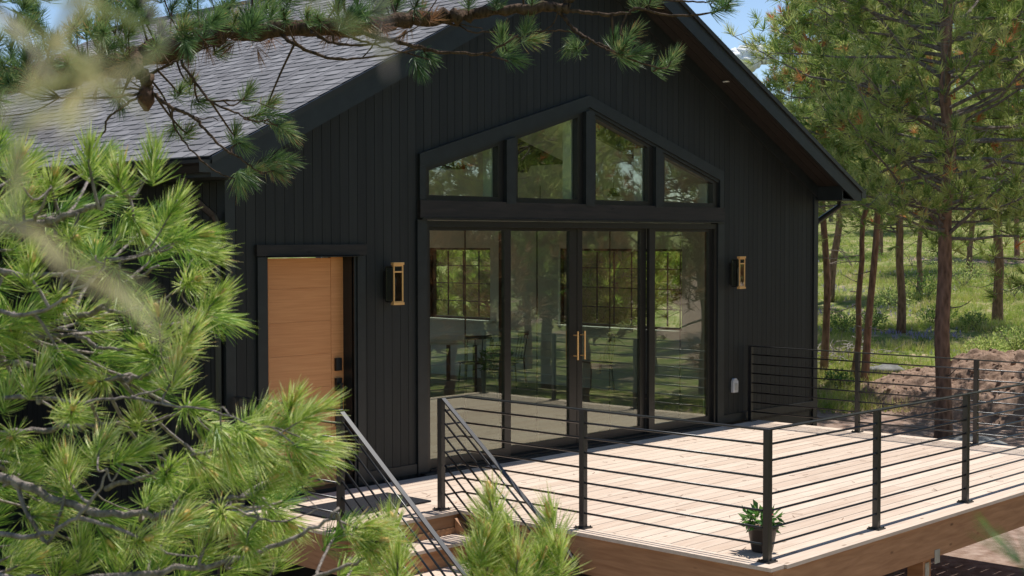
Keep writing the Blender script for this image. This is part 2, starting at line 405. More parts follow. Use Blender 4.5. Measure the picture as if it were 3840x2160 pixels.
for (y0, y1, z0, z1) in RW:
    fr = MB(); xx0, xx1 = XR-.14, XR+.01
    for a, c, d, e in ((y0,y1,z0,z0+.035),(y0,y1,z1-.035,z1),(y0,y0+.035,z0+.035,z1-.035),(y1-.035,y1,z0+.035,z1-.035)): fr.box(XR-.1, XR-.02, a, c, d, e)
    w = fr.build('window', M['blackmetal'], house)
    g = MB(); nn = 7 if y1-y0 > 2 else 4
    for k in range(1, nn):
        yy = y0+(y1-y0)*k/nn; g.box(XR-.072, XR-.05, yy-.007, yy+.007, z0+.05, z1-.05)
    for k in range(1, 4):
        zz = z0+(z1-z0)*k/4; g.box(XR-.073, XR-.049, y0+.05, y1-.05, zz-.007, zz+.007)
    g.build('grille', M['blackmetal'], w)
    p = MB(); p.box(XR-.063, XR-.059, y0+.04, y1-.04, z0+.04, z1-.04); p.build('pane', M['winglass'], w)
    s = MB(); s.box(XR-.26, XR-.10, y0-.08, y1+.08, z0-.035, z0-.002); s.box(XR-.20, XR-.171, y1+.002, y1+.09, z0, z1+.05); s.build('sill', M['white'], w)

# roof slabs, shingles
def slope(sgn, name, tabs=True):
    xe = EL if sgn < 0 else ER
    n = np.array([sgn*SL, 0, 1.0]); n /= np.linalg.norm(n); dn = np.array([sgn*1.0, 0, -SL]); dn /= np.linalg.norm(dn)
    top = np.array([RX, 0, RZ]); length = abs(xe-RX)*math.sqrt(1+SL*SL)
    m = MB(); deckm = MB()
    P = lambda s, y, h: tuple(top+dn*s+n*h+np.array([0,y,0]))
    vs = [P(0,YO,-.03),P(length,YO,-.03),P(length,YB+.3,-.03),P(0,YB+.3,-.03),P(0,YO,-.001),P(length,YO,-.001),P(length,YB+.3,-.001),P(0,YB+.3,-.001)]
    deckm.add(vs, [(0,3,2,1),(4,5,6,7),(0,1,5,4),(1,2,6,5),(2,3,7,6),(3,0,4,7)])
    rows = int(length/.142); ex = length/rows
    for r in range(rows):
        s0, s1 = r*ex-.01, (r+1)*ex
        m.cur = .35+.1*random.random()
        # base course: a thin wedge
        m.add([P(s0,YO-.015,.001),P(s1,YO-.015,.006),P(s1,YB+.3,.006),P(s0,YB+.3,.001),P(s1,YO-.015,-.002),P(s1,YB+.3,-.002)], [(0,1,2,3),(1,4,5,2)])
        y = YO-.015+random.random()*.1
        while y < YB+.2 and tabs:
            w = random.uniform(.10,.26); m.cur = random.random()*.75+.2
            a, bb = y, min(y+w, YB+.3); t = .011
            vs = [P(s0,a,.003),P(s0,bb,.003),P(s1+.004,bb-.006,t),P(s1+.004,a+.006,t),P(s1+.004,a+.006,.0),P(s1+.004,bb-.006,.0),P(s0,a,0),P(s0,bb,0)]
            m.add(vs, [(0,1,2,3),(3,2,5,4),(0,3,4,6),(1,7,5,2)])
            y += w + random.uniform(.05,.17)
    deckm.build(name, M['trim'], house); return m.build(name+'_shingles', M['shingle'], house)
slope(-1, 'roof'); slope(1, 'roof')
rc = MB(); rc.tube([(RX,YO-.02,RZ+.01),(RX,YB+.3,RZ+.01)], .05, 8); rc.build('ridge_cap', M['shingle'], house)
# rake boards with level cut ends, frieze boards, soffits
for sgn in (-1, 1):
    xe = EL if sgn < 0 else ER; xb = XL if sgn < 0 else XR; d = .255
    m = MB(); m.prism([(RX, RZ-.012), (xe, roofz(xe)-.012), (xe, 2.85), (roofxx := (RX+sgn*(RZ-d-2.85)/SL), 2.85), (RX, RZ-d)], YO-.03, YO-.002)
    m.build('rake_board', M['trim'], house)
    dr = MB(); dr.prism([(RX, RZ-.012+.01), (xe, roofz(xe)-.002), (xe, roofz(xe)-.06), (RX, RZ-.06)], YO-.05, YO-.031); dr.build('drip_edge', M['frame'], house)
    m = MB(); m.prism([(RX, RZ-.20), (xb, roofz(xb)-.20), (xb, roofz(xb)-.36), (RX, RZ-.36)], -.03, -.002); m.build('frieze_board', M['trim'], house)
    # soffit boards between wall and rake board
    for k in range(3):
        s = MB(); s.cur = random.random(); y0 = YO-.002+k*.125; y1 = y0+.118
        s.prism([(RX, RZ-.205), (xb, roofz(xb)-.205), (xb, roofz(xb)-.185), (RX, RZ-.185)], y0, y1)
        s.build('soffit_board', M['soffit'], house)
    # eave box: level soffit, inner end and fascia
    m = MB(); x0, x1 = (xe, xb) if sgn < 0 else (xb, xe)
    m.box(x0, x1, YO-.001, YB, 2.85, 2.87)
    m.box(*((x1-.001, x1+.02) if sgn < 0 else (x0-.02, x0+.001)), YO, -.03, 2.852, roofz(xb)-.2)
    m.build('eave_soffit', M['trim'], house)
    m = MB(); m.box(*((xe, xe+.022) if sgn < 0 else (xe-.022, xe)), YO-.001, YB+.2, 2.87, roofz(xe)-.035); m.build('fascia', M['trim'], house)
    gt = MB(); g0 = xe; g1 = xe+sgn*.115; zt = roofz(xe)-.03
    prof = [(g0, zt), (g0, zt-.105), (g0+sgn*.065, zt-.105), (g0+sgn*.085, zt-.05), (g1, zt-.028), (g1, zt), (g1-sgn*.012, zt), (g1-sgn*.014, zt-.02), (g0+sgn*.075, zt-.045), (g0+sgn*.057, zt-.095), (g0+sgn*.01, zt-.095), (g0+sgn*.01, zt)]
    gt.prism(prof, YO-.03, YB+.2); gt.box(min(g0,g1), max(g0,g1), YO-.034, YO-.030, zt-.105, zt); gt.build('gutter', M['frame'], house)
dp = MB(); dp.tube([(7.80,-.06,2.93),(7.80,-.05,2.78),(7.42,.06,2.57),(7.375,.06,2.50),(7.375,.06,-1.1)], .036, 8); dp.build('downspout', M['frame'], house)
dp = MB(); dp.tube([(-2.86,-.1,2.85),(-2.86,-.08,2.76),(-2.47,.05,2.55),(-2.42,.05,2.48),(-2.42,.05,-1.1)], .034, 8); dp.build('downspout', M['frame'], house)
# corner boards, base boards, belly flashing
tb = MB(); tb.box(XL-.012, XL+.09, -.016, .10, -.02, roofz(XL)-.2); tb.box(XR-.09, XR+.012, -.016, .10, -1.2, roofz(XR)-.2)
tb.box(-.80, -.135, -.018, -.002, .015, .115); tb.box(5.09, XR-.092, -.018, -.002, .015, .115); tb.box(XL+.092, -2.06, -.018, -.002, .015, .115)
tb.build_each('corner_board', M['trim'], house)
# rake recessed light
rl = MB(); rl.lathe([(0,0),(.035,0),(.04,-.004),(.045,.01)], (4.86,-.2,roofz(4.86)-.212), 16); rl.build('recessed_light', M['blind'], house)

# gable window group
def gz(x, base): return base-.294*abs(x-RX)
tg = MB()
tg.prism([(-.10, gz(-.10,3.93)), (RX, 3.93), (RX, 3.80), (-.10, gz(-.10,3.80))], -.035, .02)
tg.prism([(RX, 3.93), (5.065, gz(5.065,3.93)), (5.065, gz(5.065,3.80)), (RX, 3.80)], -.035, .02)
tg.prism([(-.02, gz(-.02,3.80)), (RX, 3.80), (RX, 3.765), (-.02, gz(-.02,3.765))], -.018, .02)
tg.prism([(RX, 3.80), (4.98, gz(4.98,3.80)), (4.98, gz(4.98,3.765)), (RX, 3.765)], -.018, .02)
for a, c in ((-.10,-.02),(4.985,5.065)): tg.prism([(a,2.722),(c,2.722),(c,gz(c,3.80)-.001),(a,gz(a,3.80)-.001)], -.033, .02)
for a, c in ((1.12,1.26),(2.395,2.545),(3.66,3.80)):
    tg.prism([(a,2.70),(c,2.70),(c,gz(c,3.765)-.001),((a+c)/2, gz((a+c)/2,3.765)-.001),(a,gz(a,3.765)-.001)], -.05, .03)
tg.build('gable_window_trim', M['trim'], house)
hd = MB(); hd.box(-.105, 5.07, -.045, .02, 2.545, 2.720); hd.build('header_beam', M['beamtrim'], house)
hf = MB(); hf.box(-.09, 5.05, -.06, .02, 2.527, 2.543); hf.build('door_head_flashing', M['frame'], house)
GP = [(.053,1.037,.29),(1.339,2.306,.29),(2.62,3.574,-.29),(3.89,4.875,-.29)]
for k, (a, c, s) in enumerate(GP):
    g = lambda t: gz(t, 3.725)
    oa, oc = a-.073, c+.085
    inner = [(a,2.772),(c,2.772),(c,g(c)),(a,g(a))]
    outer = [(oa,2.722),(oc,2.722),(oc,gz(oc,3.764)),(oa,gz(oa,3.764))]
    r = MB(); r.ring(outer, inner, .0, .075); w = r.build('gable_window', M['frame'], house)
    p = MB(); p.prism([(a-.01,2.765),(c+.01,2.765),(c+.01,g(c)+.008),(a-.01,g(a)+.008)], .045, .051); p.build('pane', M['glass'], w)
    r = MB(); r.prism([(a-.05,2.73),(a-.001,2.73),(a-.001,g(a)),(a-.05,g(a))], .10, .22); r.prism([(c+.001,2.73),(c+.05,2.73),(c+.05,g(c)),(c+.001,g(c))], .10, .22); r.build_each('inner_jamb', M['white'], w)

# sliding door: frame + four panels
sdoor = MB()
sdoor.box(.0,.05,-.01,.14,.0,2.517); sdoor.box(4.90,4.95,-.01,.14,.0,2.517); sdoor.box(.05,4.90,-.01,.14,2.455,2.517); sdoor.box(.05,4.90,-.02,.14,.0,.035)
sdoor = sdoor.build('sliding_door', M['frame'], house)
cs = MB(); cs.box(-.13,-.001,-.03,.02,-.02,2.526); cs.box(4.951,5.085,-.03,.02,-.02,2.526); cs.build_each('door_casing', M['trim'], house)
th = MB(); th.box(-.1,5.05,-.10,-.021,-.005,.018); th.build('door_threshold', M['blackmetal'], house)
PN = [(.05,1.262,.064,1.165,.03),(1.175,2.385,1.262,2.262,.08),(2.395,3.64,2.483,3.53,.08),(3.64,4.90,3.748,4.832,.03)]
for k, (a, c, ga, gc, yy) in enumerate(PN):
    r = MB(); r.ring([(a,.036),(c,.036),(c,2.454),(a,2.454)], [(ga,.125),(gc,.125),(gc,2.42),(ga,2.42)], yy, yy+.045)
    pn = r.build('door_panel', M['frame'], sdoor)
    p = MB(); p.box(ga-.005, gc+.005, yy+.02, yy+.026, .12, 2.425); p.build('pane', M['glass'], pn)
    r = MB(); mx_ = (ga+gc)/2; r.box(mx_-.007, mx_+.007, yy+.028, yy+.036, .125, 2.42); r.build('mullion', M['blackmetal'], pn)
    if k in (1, 2):
        hx = 2.335 if k == 1 else 2.455
        h = MB()
        for yb_ in (yy-.062, yy+.10):
            h.tube([(hx,yb_,.985),(hx,yb_,1.305)], .0105, 8)
            for z_ in (1.03, 1.26): h.tube([(hx,yb_,z_),(hx,yy+.02,z_)], .008, 6)
        h.build('pull_handle', M['brass'], pn)

# entry door
ed = MB(); ed.box(-1.93,-.93,.15,.195,.02,2.165)
edo = empty('entry_door'); edo.parent = house; bpy.data.objects.remove(edo)
ed = MB()
zz = [.02,.33,.64,.95,1.26,1.57,1.88,2.16]
for k in range(7):
    ed.cur = random.random(); ed.box(-1.80,-1.08,.152,.195,zz[k]+.0012,zz[k+1]-.0012)
ed.cur = .3; ed.box(-1.93,-1.803,.15,.195,.02,2.165); ed.cur = .6; ed.box(-1.077,-.93,.15,.195,.02,2.165); ed.cur = .5; ed.box(-1.9,-1.0,.16,.19,.02,2.16)
edo = ed.build('entry_door', M['door'], house)
h = MB(); h.box(-1.04,-.97,.122,.15,1.09,1.21); h.box(-1.04,-.97,.118,.15,.90,1.02); h.box(-1.025,-.985,.085,.118,.955,.975); h.tube([(-1.005,.09,.965),(-1.005,.09,.60)], .012, 8); h.box(-1.035,-.975,.12,.15,.56,.66)
h.build('door_lock', M['blackmetal'], edo)
jb = MB(); jb.box(-1.96,-1.93,-.012,.25,0,2.2); jb.box(-.93,-.90,-.012,.25,0,2.2); jb.box(-1.93,-.93,.0,.25,2.17,2.2); jb.box(-1.93,-.93,.0,.25,-.02,.018)
jb.box(-2.05,-1.961,-.028,.0,.0,2.175); jb.box(-.899,-.805,-.028,.0,.0,2.175)
jb.build('entry_door_frame', M['trim'], house)
jh = MB(); jh.box(-2.06,-.79,-.034,.0,2.186,2.285); jh.build('entry_door_header', M['beamtrim'], house)
jf = MB(); jf.prism([(-.075,2.172),(-.075,2.178),(0,2.185),(0,2.176)], -1.94, -.875, axis='x'); jf.build('drip_cap', M['brass'] if False else M['frame'], house)
# cross wing behind at the left
wg = MB(); wg.box(-7.0,-2.42,4.3,8.6,-1.3,4.2); wg.prism([(4.3,4.2),(8.6,4.2),(6.45,5.4)], -7.0,-2.42, axis='x')
wg.build('rear_wing', M['trim'], house)
wr = MB(); wr.prism([(3.95,3.98),(6.45,5.42),(6.45,5.52),(3.95,4.08)], -7.3,-2.3, axis='x'); wr.prism([(6.45,5.42),(8.95,3.98),(8.95,4.08),(6.45,5.52)], -7.3,-2.3, axis='x')
wr.build('rear_wing_roof', M['shingle'], house)

# wall lanterns and outlet
def lantern(cx, label):
    t = empty('wall_lantern', (cx, 0, 1.91), label=label, cat='wall lamp', group='brass wall lanterns by the doors')
    b = MB(); b.box(-.05,.05,-.022,.0,-.15,.12); b.build('backplate', M['frame'], t)
    b = MB(); w = .062; y0, y1 = -.16, -.035
    for z in (.178, -.205): b.box(-w-.007, w+.007, y0-.007, y0+.035, z, z+.024)
    b.box(-w,w,y0,y0+.028,.165,.1779); b.box(-w,w,y0,y0+.028,-.1809,-.170)
    for sx in (-1,1):
        for yy in (y0,): b.box(sx*w-(.013 if sx>0 else 0), sx*w+(0 if sx>0 else .013), yy, yy+.012, -.17, .165)
    b.box(-w+.013, w-.013, y0, y0+.012, .105, .119)
    b.build('frame', M['brass'], t, bevel=.0015)
    c = MB()
    for z in (.150, -.182): c.box(-w+.004, w-.004, y0+.03, y1, z, z+.012)
    for sx in (-1,1): c.box(sx*(w-.008)-.006, sx*(w-.008)+.006, y1-.010, y1, -.17, .15)
    c.build('housing', M['frame'], t)
    g = MB()
    g.box(-w+.013, w-.013, y0+.005, y0+.008, -.17, .105); g.box(-w+.004,-w+.007,y0+.012,y1-.012,-.17,.165); g.box(w-.007,w-.004,y0+.012,y1-.012,-.17,.165)
    g.build('glass', M['lampglass'], t)
    c = MB(); c.tube([(0,-.1,-.17),(0,-.1,-.03)], .012, 8); c.lathe([(.0,.07),(.014,.05),(.02,.02),(.012,-.03)], (0,-.1,0), 12); c.build('bulb', M['blind'], t)
lantern(-.50, 'brass box lantern between the wood entry door and the glass doors')
lantern(5.29, 'brass box lantern right of the glass doors, above the back railing')
t = empty('outlet_cover', (5.33,0,.465), label='small pale weatherproof outlet cover low on the black wall', cat='outlet')
o = MB(); o.box(-.055,.055,-.045,-.001,-.08,.07); o.prism([(-.05,.07),(.05,.07),(.03,.10),(-.03,.10)], -.04, -.001); o.build('cover', M['blind'], t, bevel=.008)
o = MB(); o.box(-.03,.03,-.052,-.0455,-.05,.04); o.build('flap', M['galv'], t, bevel=.004)

# ---------------------------------------------------------------- interior furniture
def chair(x, y, rz, label):
    t = empty('dining_chair', (x,y,.012), rz, label=label, cat='chair', group='dark dining chairs behind the glass')
    s = MB(); s.prism([(-.21,-.2),(.21,-.2),(.19,.2),(-.19,.2)], .44, .465, axis='z'); s.build('seat', M['blackmetal'], t, bevel=.005)
    for sx in (-1,1):
        l = MB(); l.tube([(sx*.18,-.17,.44),(sx*.21,-.2,0)], .012, 6); l.build('leg', M['blackmetal'], t)
        l = MB(); l.tube([(sx*.17,.18,.44),(sx*.2,.22,0)], .012, 6); l.build('leg', M['blackmetal'], t)
    b = MB()
    for sx in (-1,-.33,.33,1): b.tube([(sx*.17,.185,.46),(sx*.18,.25,.84)], .008, 6)
    b.bar((-.2,.25,.85),(.2,.25,.85),.02,.06); b.build('backrest', M['blackmetal'], t)
    return t
tt = empty('dining_table', (6.0,5.6,.012), R(35), label='pale topped dining table seen through the left glass panel', cat='table')
b = MB(); b.box(-.9,.9,-.45,.45,.72,.75); b.build('tabletop', M['white'], tt)
for sx in (-.8,.8):
    for sy in (-.36,.36):
        b = MB(); b.box(sx-.03,sx+.03,sy-.03,sy+.03,0,.72); b.build('leg', M['blackmetal'], tt)
chair(5.5,4.8,R(150),'dark dining chair nearest the left glass panel')
chair(6.35,4.9,R(200),'dark dining chair at the right end of the table')
chair(5.15,6.6,R(20),'dark dining chair at the far side of the table')
chair(6.9,3.6,R(250),'lone dark chair behind the third glass panel')
t = empty('indoor_planter', (5.05,3.9,.012), label='grey square planter with a bushy plant behind the first glass panel', cat='planter')
b = MB(); b.prism([(-.14,0),(.14,0),(.18,.42),(-.18,.42)], -.15, .15); b.build('pot', M['concrete'], t)
def leaf_cloud(n, rx, ry, rz_, cz, L, W, rng, up=.4):
    c = rng.normal(size=(n,3)); c /= np.linalg.norm(c, axis=1)[:,None]; c *= (rng.random((n,1))**.45)
    base = c*np.array([rx,ry,rz_])+np.array([0,0,cz]); d = c+rng.normal(size=(n,3))*.5; d[:,2] += up; d /= np.linalg.norm(d,axis=1)[:,None]
    sd_ = np.cross(d, rng.normal(size=(n,3))); sd_ /= np.linalg.norm(sd_,axis=1)[:,None]
    nn = np.cross(sd_, d); l = L*rng.uniform(.6,1.2,(n,1)); w = W*rng.uniform(.7,1.2,(n,1))
    v = np.stack([base, base+d*l*.45-sd_*w/2+nn*l*.06, base+d*l-nn*l*.12, base+d*l*.45+sd_*w/2+nn*l*.06], 1).reshape(-1,3)
    f = np.arange(4*n).reshape(n,4); return v, f
v, f = leaf_cloud(260,.2,.2,.22,.55,.13,.05,RNG); npmesh('foliage', v, f, np.repeat(RNG.random(260)*.8,4), M['leaf'], t)
for k, (px_, py_, zb_) in enumerate(((6.6,3.0,2.98),(6.75,4.6,2.7))):
    t = empty('pendant_lamp', (px_,py_,zb_), label=('small black pendant lamp on a thin rod behind the third gable window','second black pendant lamp farther back over the table')[k], cat='lamp')
    b = MB(); b.lathe([(.0,.10),(.05,.1),(.10,-.02),(.095,-.02),(.0,.06)], (0,0,0), 16); b.build('lamp_shade', M['blackmetal'], t)
    b = MB(); b.tube([(0,0,.1),(0,0,roofz(px_)-.36-zb_)], .006, 6); b.build('rod', M['blackmetal'], t)

# ---------------------------------------------------------------- deck
deck = empty('deck', (0,0,0), label='raised deck of pale new boards with brown rim beams', cat='deck')
DX0, DX1, DY0, DY1 = -1.07, 5.74, -4.74, -.10
def boards(m, x0, x1, y0, y1, w=.14, g=.006, th=.028, ztop=0):
    n = max(1, round((y1-y0)/(w+g))); st = (y1-y0)/n
    for k in range(n):
        a = y0+k*st+g/2; b_ = y0+(k+1)*st-g/2; x = x0; off = random.uniform(1.2,4.2)
        cuts = [x0]
        while cuts[-1]+off < x1-.8: cuts.append(cuts[-1]+off); off = random.uniform(3.0,4.6)
        cuts.append(x1)
        for c0, c1 in zip(cuts[:-1], cuts[1:]):
            m.cur = random.random(); m.box(c0+.0015, c1-.0015, a, b_, ztop-th, ztop-random.uniform(0,.0012))
bm_ = MB(); boards(bm_, DX0+.155, DX1-.155, DY0+.155, DY1-.003)
for a in ((DX0, DX0+.15), (DX1-.15, DX1)):
    y = DY0
    for y1 in (DY0+2.6, -.103): bm_.cur = random.random(); bm_.box(a[0]-.02 if a[0]==DX0 else a[0], a[1] if a[0]==DX0 else a[1]+.02, y+.002, y1-.002, -.028, .0); y = y1
for x0, x1 in ((DX0+.152, 2.2), (2.2, DX1-.152)): bm_.cur = random.random(); bm_.box(x0+.002, x1-.002, DY0-.02, DY0+.148, -.028, .0)
boards(bm_, -2.46, DX0-.024, -1.60, -.103)
bm_.build('decking', M['deck'], deck)
rb = MB(); rb.box(DX0, DX1, DY0, DY0+.04, -.33, -.032); rb.cur = .9; rb.box(DX1-.04, DX1, DY0+.042, -.1, -.33, -.032)
rb.cur = .2; rb.box(-2.44, DX0-.0405, -1.58, -1.54, -.33, -.032); rb.build_each('rim_beam', M['deckrim'], deck)
rb = MB(); rb.cur = .4; rb.box(DX0, DX0+.04, DY0+.042, -.1, -.33, -.032); rb.box(-2.44, -2.40, -1.538, -.1, -.33, -.032); rb.build_each('side_rim_beam', M['deckrim'], deck)
jo = MB()
for k in range(15): jo.box(DX0+.4+k*.42, DX0+.44+k*.42, DY0+.05, -.12, -.30, -.034)
jo.build_each('joist', M['deckrim'], deck)
for (px_, py_) in ((1.38,-4.60),(-.93,-4.60),(4.2,-4.60),(1.38,-2.2),(4.2,-2.2),(-.93,-2.2)):
    p = MB(); p.box(px_-.07, px_+.07, py_-.07, py_+.07, -1.45, -.345); p = p.build('support_post', M['deckrim'], deck)
    b = MB(); b.box(px_-.005, px_+.085, py_-.145, py_-.1405, -.385, -.27); b.box(px_-.035, px_+.035, py_-.0745,py_-.0705,-.50,-.385); b.build_each('bracket', M['galv'], p)
    b = MB(); b.tube([(px_,py_,-1.6),(px_,py_,-1.15)], .15, 16); b.build('footing', M['concrete'], p)
# stairs
RISE, RUN = .19, .25
st = empty('staircase', (0,0,0), label='wooden stairs going down from the landing between two black handrails', cat='stairs')
for k in range(6):
    z = -(k+1)*RISE; y1 = -1.60-k*RUN; m = MB()
    for q_ in range(2):
        m.cur = random.random(); m.box(-2.36, -1.11, y1-(q_+1)*.142-.003+.0, y1-q_*.142-.006, z-.028, z)
    m.build('tread', M['deck'], st)
    m = MB(); m.cur = random.random(); m.box(-2.30, -1.16, y1-.002, y1+.018, z-.0, z+RISE-.03) if k else m.box(-2.30,-1.16,y1-.002,y1+.017,z,z+.0+.0+.001+RISE-.34+.2); m.build('riser', M['deckrim'], st)
for xx in (-2.33, -1.14):
    m = MB(); m.prism([(-1.60,-.33),(-1.60,-.06),(-1.60-6.4*RUN,-.06-6.4*RISE),(-1.60-6.4*RUN,-1.5),(-1.60-5.4*RUN,-1.5)], xx-.02, xx+.02, axis='x'); m.build('stringer', M['deckrim'], st)

# ---------------------------------------------------------------- railings
RHT = .96; ROD = [.853,.733,.613,.490,.368,.243,.122]
def post(parent, x, y, z0=0, h=RHT, plate=True):
    m = MB(); m.box(x-.025, x+.025, y-.025, y+.025, z0+.002, z0+h-.006)
    p = m.build('post', M['rail'], parent, bevel=.003)
    if plate:
        b = MB(); b.box(x-.055, x+.055, y-.055, y+.055, z0+.0, z0+.010)
        for sx in (-.042,.042):
            for sy in (-.042,.042): b.lathe([(.0,.012),(.006,.011),(.007,0)], (x+sx,y+sy,z0+.010), 6)
        b.build('base_plate', M['rail'], p)
    return p
def rail_run(parent, pts, zoff=0):
    m = MB()
    for a, b in zip(pts[:-1], pts[1:]):
        a = np.array(a); b = np.array(b); d = (b-a)/np.linalg.norm(b-a)
        m.bar(a-d*.025*(1 if d[2]==0 else 0), b+d*.025*(1 if d[2]==0 else 0), .05, .012)
    m.build('top_rail', M['rail'], parent, bevel=.002)
def rods(parent, a, b, zs, r=.0088):
    for z in zs:
        m = MB(); m.tube([(a[0],a[1],a[2]+z),(b[0],b[1],b[2]+z)], r, 8); m.build('rod', M['rail'], parent, smooth=True)
XA, YA, XB_, YBp, YC = -1.18, -1.455, -.93, -2.85, -4.60
r1 = empty('deck_railing', (0,0,0), label='black metal railing along the front and left edges of the deck', cat='railing')
for (x_, y_) in ((XB_,YBp),(XB_,YC),(.65,YC),(2.23,YC),(3.9,YC),(5.6,YC),(XA,YA)): post(r1, x_, y_)
rail_run(r1, [(XA,YA,RHT),(XB_,YA,RHT)]); rail_run(r1, [(XB_,YA-.026,RHT-.0006),(XB_,YC,RHT-.0006)]); rail_run(r1, [(XB_+.026,YC,RHT+.0006),(5.6,YC,RHT+.0006)])
rods(r1, (XA,YA,0), (XB_,YA,0), ROD); rods(r1, (XB_,YA,0), (XB_,YC,0), [z+.0 for z in ROD]); rods(r1, (XB_,YC,0), (5.6,YC,0), ROD)
r2 = empty('deck_railing', (0,0,0), label='black metal railing along the far right edge, starting at the house wall', cat='railing')
for y_ in (-.07,-1.60,-3.10): post(r2, 5.62, y_)
rail_run(r2, [(5.62,-.07,RHT),(5.62,-4.57,RHT)]); rods(r2, (5.62,-.07,0), (5.62,-4.6,0), ROD)
r3 = empty('stair_handrail', (0,0,0), label='left sloping stair handrail that turns back to the wall by the entry door', cat='railing')
XS = -2.30; post(r3, XS, YA); post(r3, XS, -.10, plate=True)
rail_run(r3, [(XS,-.07,RHT),(XS,YA,RHT)]); rods(r3, (XS,-.07,0), (XS,YA,0), ROD)
sl = RISE/RUN*1.02
def sloped(parent, x, y0, ln):
    y1 = y0-ln; z1 = -ln*sl
    m = MB(); m.bar((x,y0,RHT+.004),(x,y1,RHT+z1+.004),.045,.012); m.build('top_rail', M['rail'], parent)
    for z in ROD:
        m = MB(); m.tube([(x,y0-.02,z+.02),(x,y1,z+.02+z1)], .0088, 8); m.build('rod', M['rail'], parent, smooth=True)
    post(parent, x, y1, z1, RHT, plate=False)
sloped(r3, XS, YA, 1.5)
r4 = empty('stair_handrail', (0,0,0), label='right sloping stair handrail beside the deck rim beam', cat='railing')
sloped(r4, XA, YA-.026, 1.5)

lt = MB(); rgl = random.Random(3)
for k in range(110):
    x_, y_ = rgl.uniform(DX0+.1, DX1-.1), rgl.uniform(DY0+.1, -.2); a = rgl.random()*3.14; l_ = rgl.uniform(.02,.05)
    lt.cur = rgl.random(); lt.bar((x_-l_*math.cos(a),y_-l_*math.sin(a),.003),(x_+l_*math.cos(a),y_+l_*math.sin(a),.004),.0028,.0022)
lt = lt.build('fallen_needles', M['needle_dead']); tag(lt, 'thin dry pine needles fallen on the deck boards', 'pine needles', kind='stuff')
# doormat, potted plant
dm = MB(); dm.box(-2.12,-1.0,-1.14,-.55,.002,.016); dm = dm.build('doormat', M['mat'], None, bevel=.004); tag(dm, 'charcoal doormat on the landing in front of the wood entry door', 'doormat')
PX, PY = -.66, -4.38
pp = empty('potted_plant', (PX,PY,0), label='leafy green plant in a brown pot beside the corner railing post', cat='potted plant')
m = MB(); m.lathe([(0,.002),(.072,.002),(.080,.01),(.108,.17),(.122,.175),(.124,.205),(.110,.205),(.106,.18),(0,.18)], (0,0,0), 28); m.build('pot', simple('brown_pot', (.045,.032,.027), .5), pp, smooth=True)
m = MB(); m.lathe([(0,.186),(.105,.184)], (0,0,0), 20); m.build('soil', M['dirt'], pp)
v, f = leaf_cloud(150,.13,.13,.09,.24,.08,.036,RNG,.1); tn = np.repeat(np.where(RNG.random(150)<.03,1,RNG.random(150)*.85),4); npmesh('foliage', v, f, tn, M['leaf'], pp)

# ---------------------------------------------------------------- needles
def norm(a): return a/(np.linalg.norm(a, axis=-1, keepdims=True)+1e-9)
def needles(base, axis, L, W, n, shoot, rng, tint, seg=3, spread=(18,78), droop=.12, tipt=.15, tstd=.09):
    """base (k,3), axis (k,3): n needles per tuft; returns V, F(quads), T"""
    k = len(base); axis = norm(axis)
    ref = np.where(np.abs(axis[:,2:3]) > .9, np.array([[1.0,0,0]]), np.array([[0,0,1.0]]))
    a = norm(np.cross(axis, ref)); b = np.cross(axis, a)
    u = rng.random((k,n)); th = rng.random((k,n))*2*np.pi
    ang = np.radians(spread[1]-(spread[1]-spread[0])*u**.8 + rng.normal(size=(k,n))*7)
    p0 = base[:,None]+axis[:,None]*(shoot*(u-.15))[...,None]
    side = a[:,None]*np.cos(th)[...,None]+b[:,None]*np.sin(th)[...,None]
    d = axis[:,None]*np.cos(ang)[...,None]+side*np.sin(ang)[...,None]
    ln = L*rng.uniform(.72,1.1,(k,n)); Ls = L if np.isscalar(L) else L
    bend = axis[:,None]*.28 + np.array([0,0,-droop]) + rng.normal(size=(k,n,3))*.07
    w = norm(np.cross(d, rng.normal(size=(k,n,3))))
    ts = np.linspace(0,1,seg+1); V = []; T = []
    for t in ts:
        c = p0 + (d*t + bend*(t*t))*ln[...,None]
        ww = W*(.75 if t == 0 else (1.0 if t < .99 else .18))
        V.append(c-w*ww/2); V.append(c+w*ww/2)
        tt_ = tint[:,None]+rng.normal(size=(k,n))*tstd + (tipt*t if t > .6 else 0)
        T += [tt_, tt_]
    V = np.stack(V, 2).reshape(-1,3); T = np.clip(np.stack(T, 2).reshape(-1), 0, 1)
    m = k*n; o = np.arange(m)[:,None]*(2*(seg+1))
    F = np.concatenate([o+np.array([[2*s, 2*s+1, 2*s+3, 2*s+2]]) for s in range(seg)], 1).reshape(-1,4)
    return V, F, T
def in_poly(x, y, poly):
    c = False; n = len(poly)
    for i in range(n):
        x1, y1 = poly[i]; x2, y2 = poly[(i+1)%n]
        if (y1 > y) != (y2 > y) and x < (x2-x1)*(y-y1)/(y2-y1)+x1: c = not c
    return c
def curve(pts, n=4):
    """catmull-rom through 3-D points"""
    P = [np.array(p) for p in pts]; out = []
    for i in range(len(P)-1):
        p0, p1, p2, p3 = P[max(i-1,0)], P[i], P[i+1], P[min(i+2,len(P)-1)]
        for k in range(n):
            t = k/n; out.append(.5*((2*p1)+(p2-p0)*t+(2*p0-5*p1+4*p2-p3)*t*t+(3*p1-3*p2+p3-p0)*t**3))
    out.append(P[-1]); return out

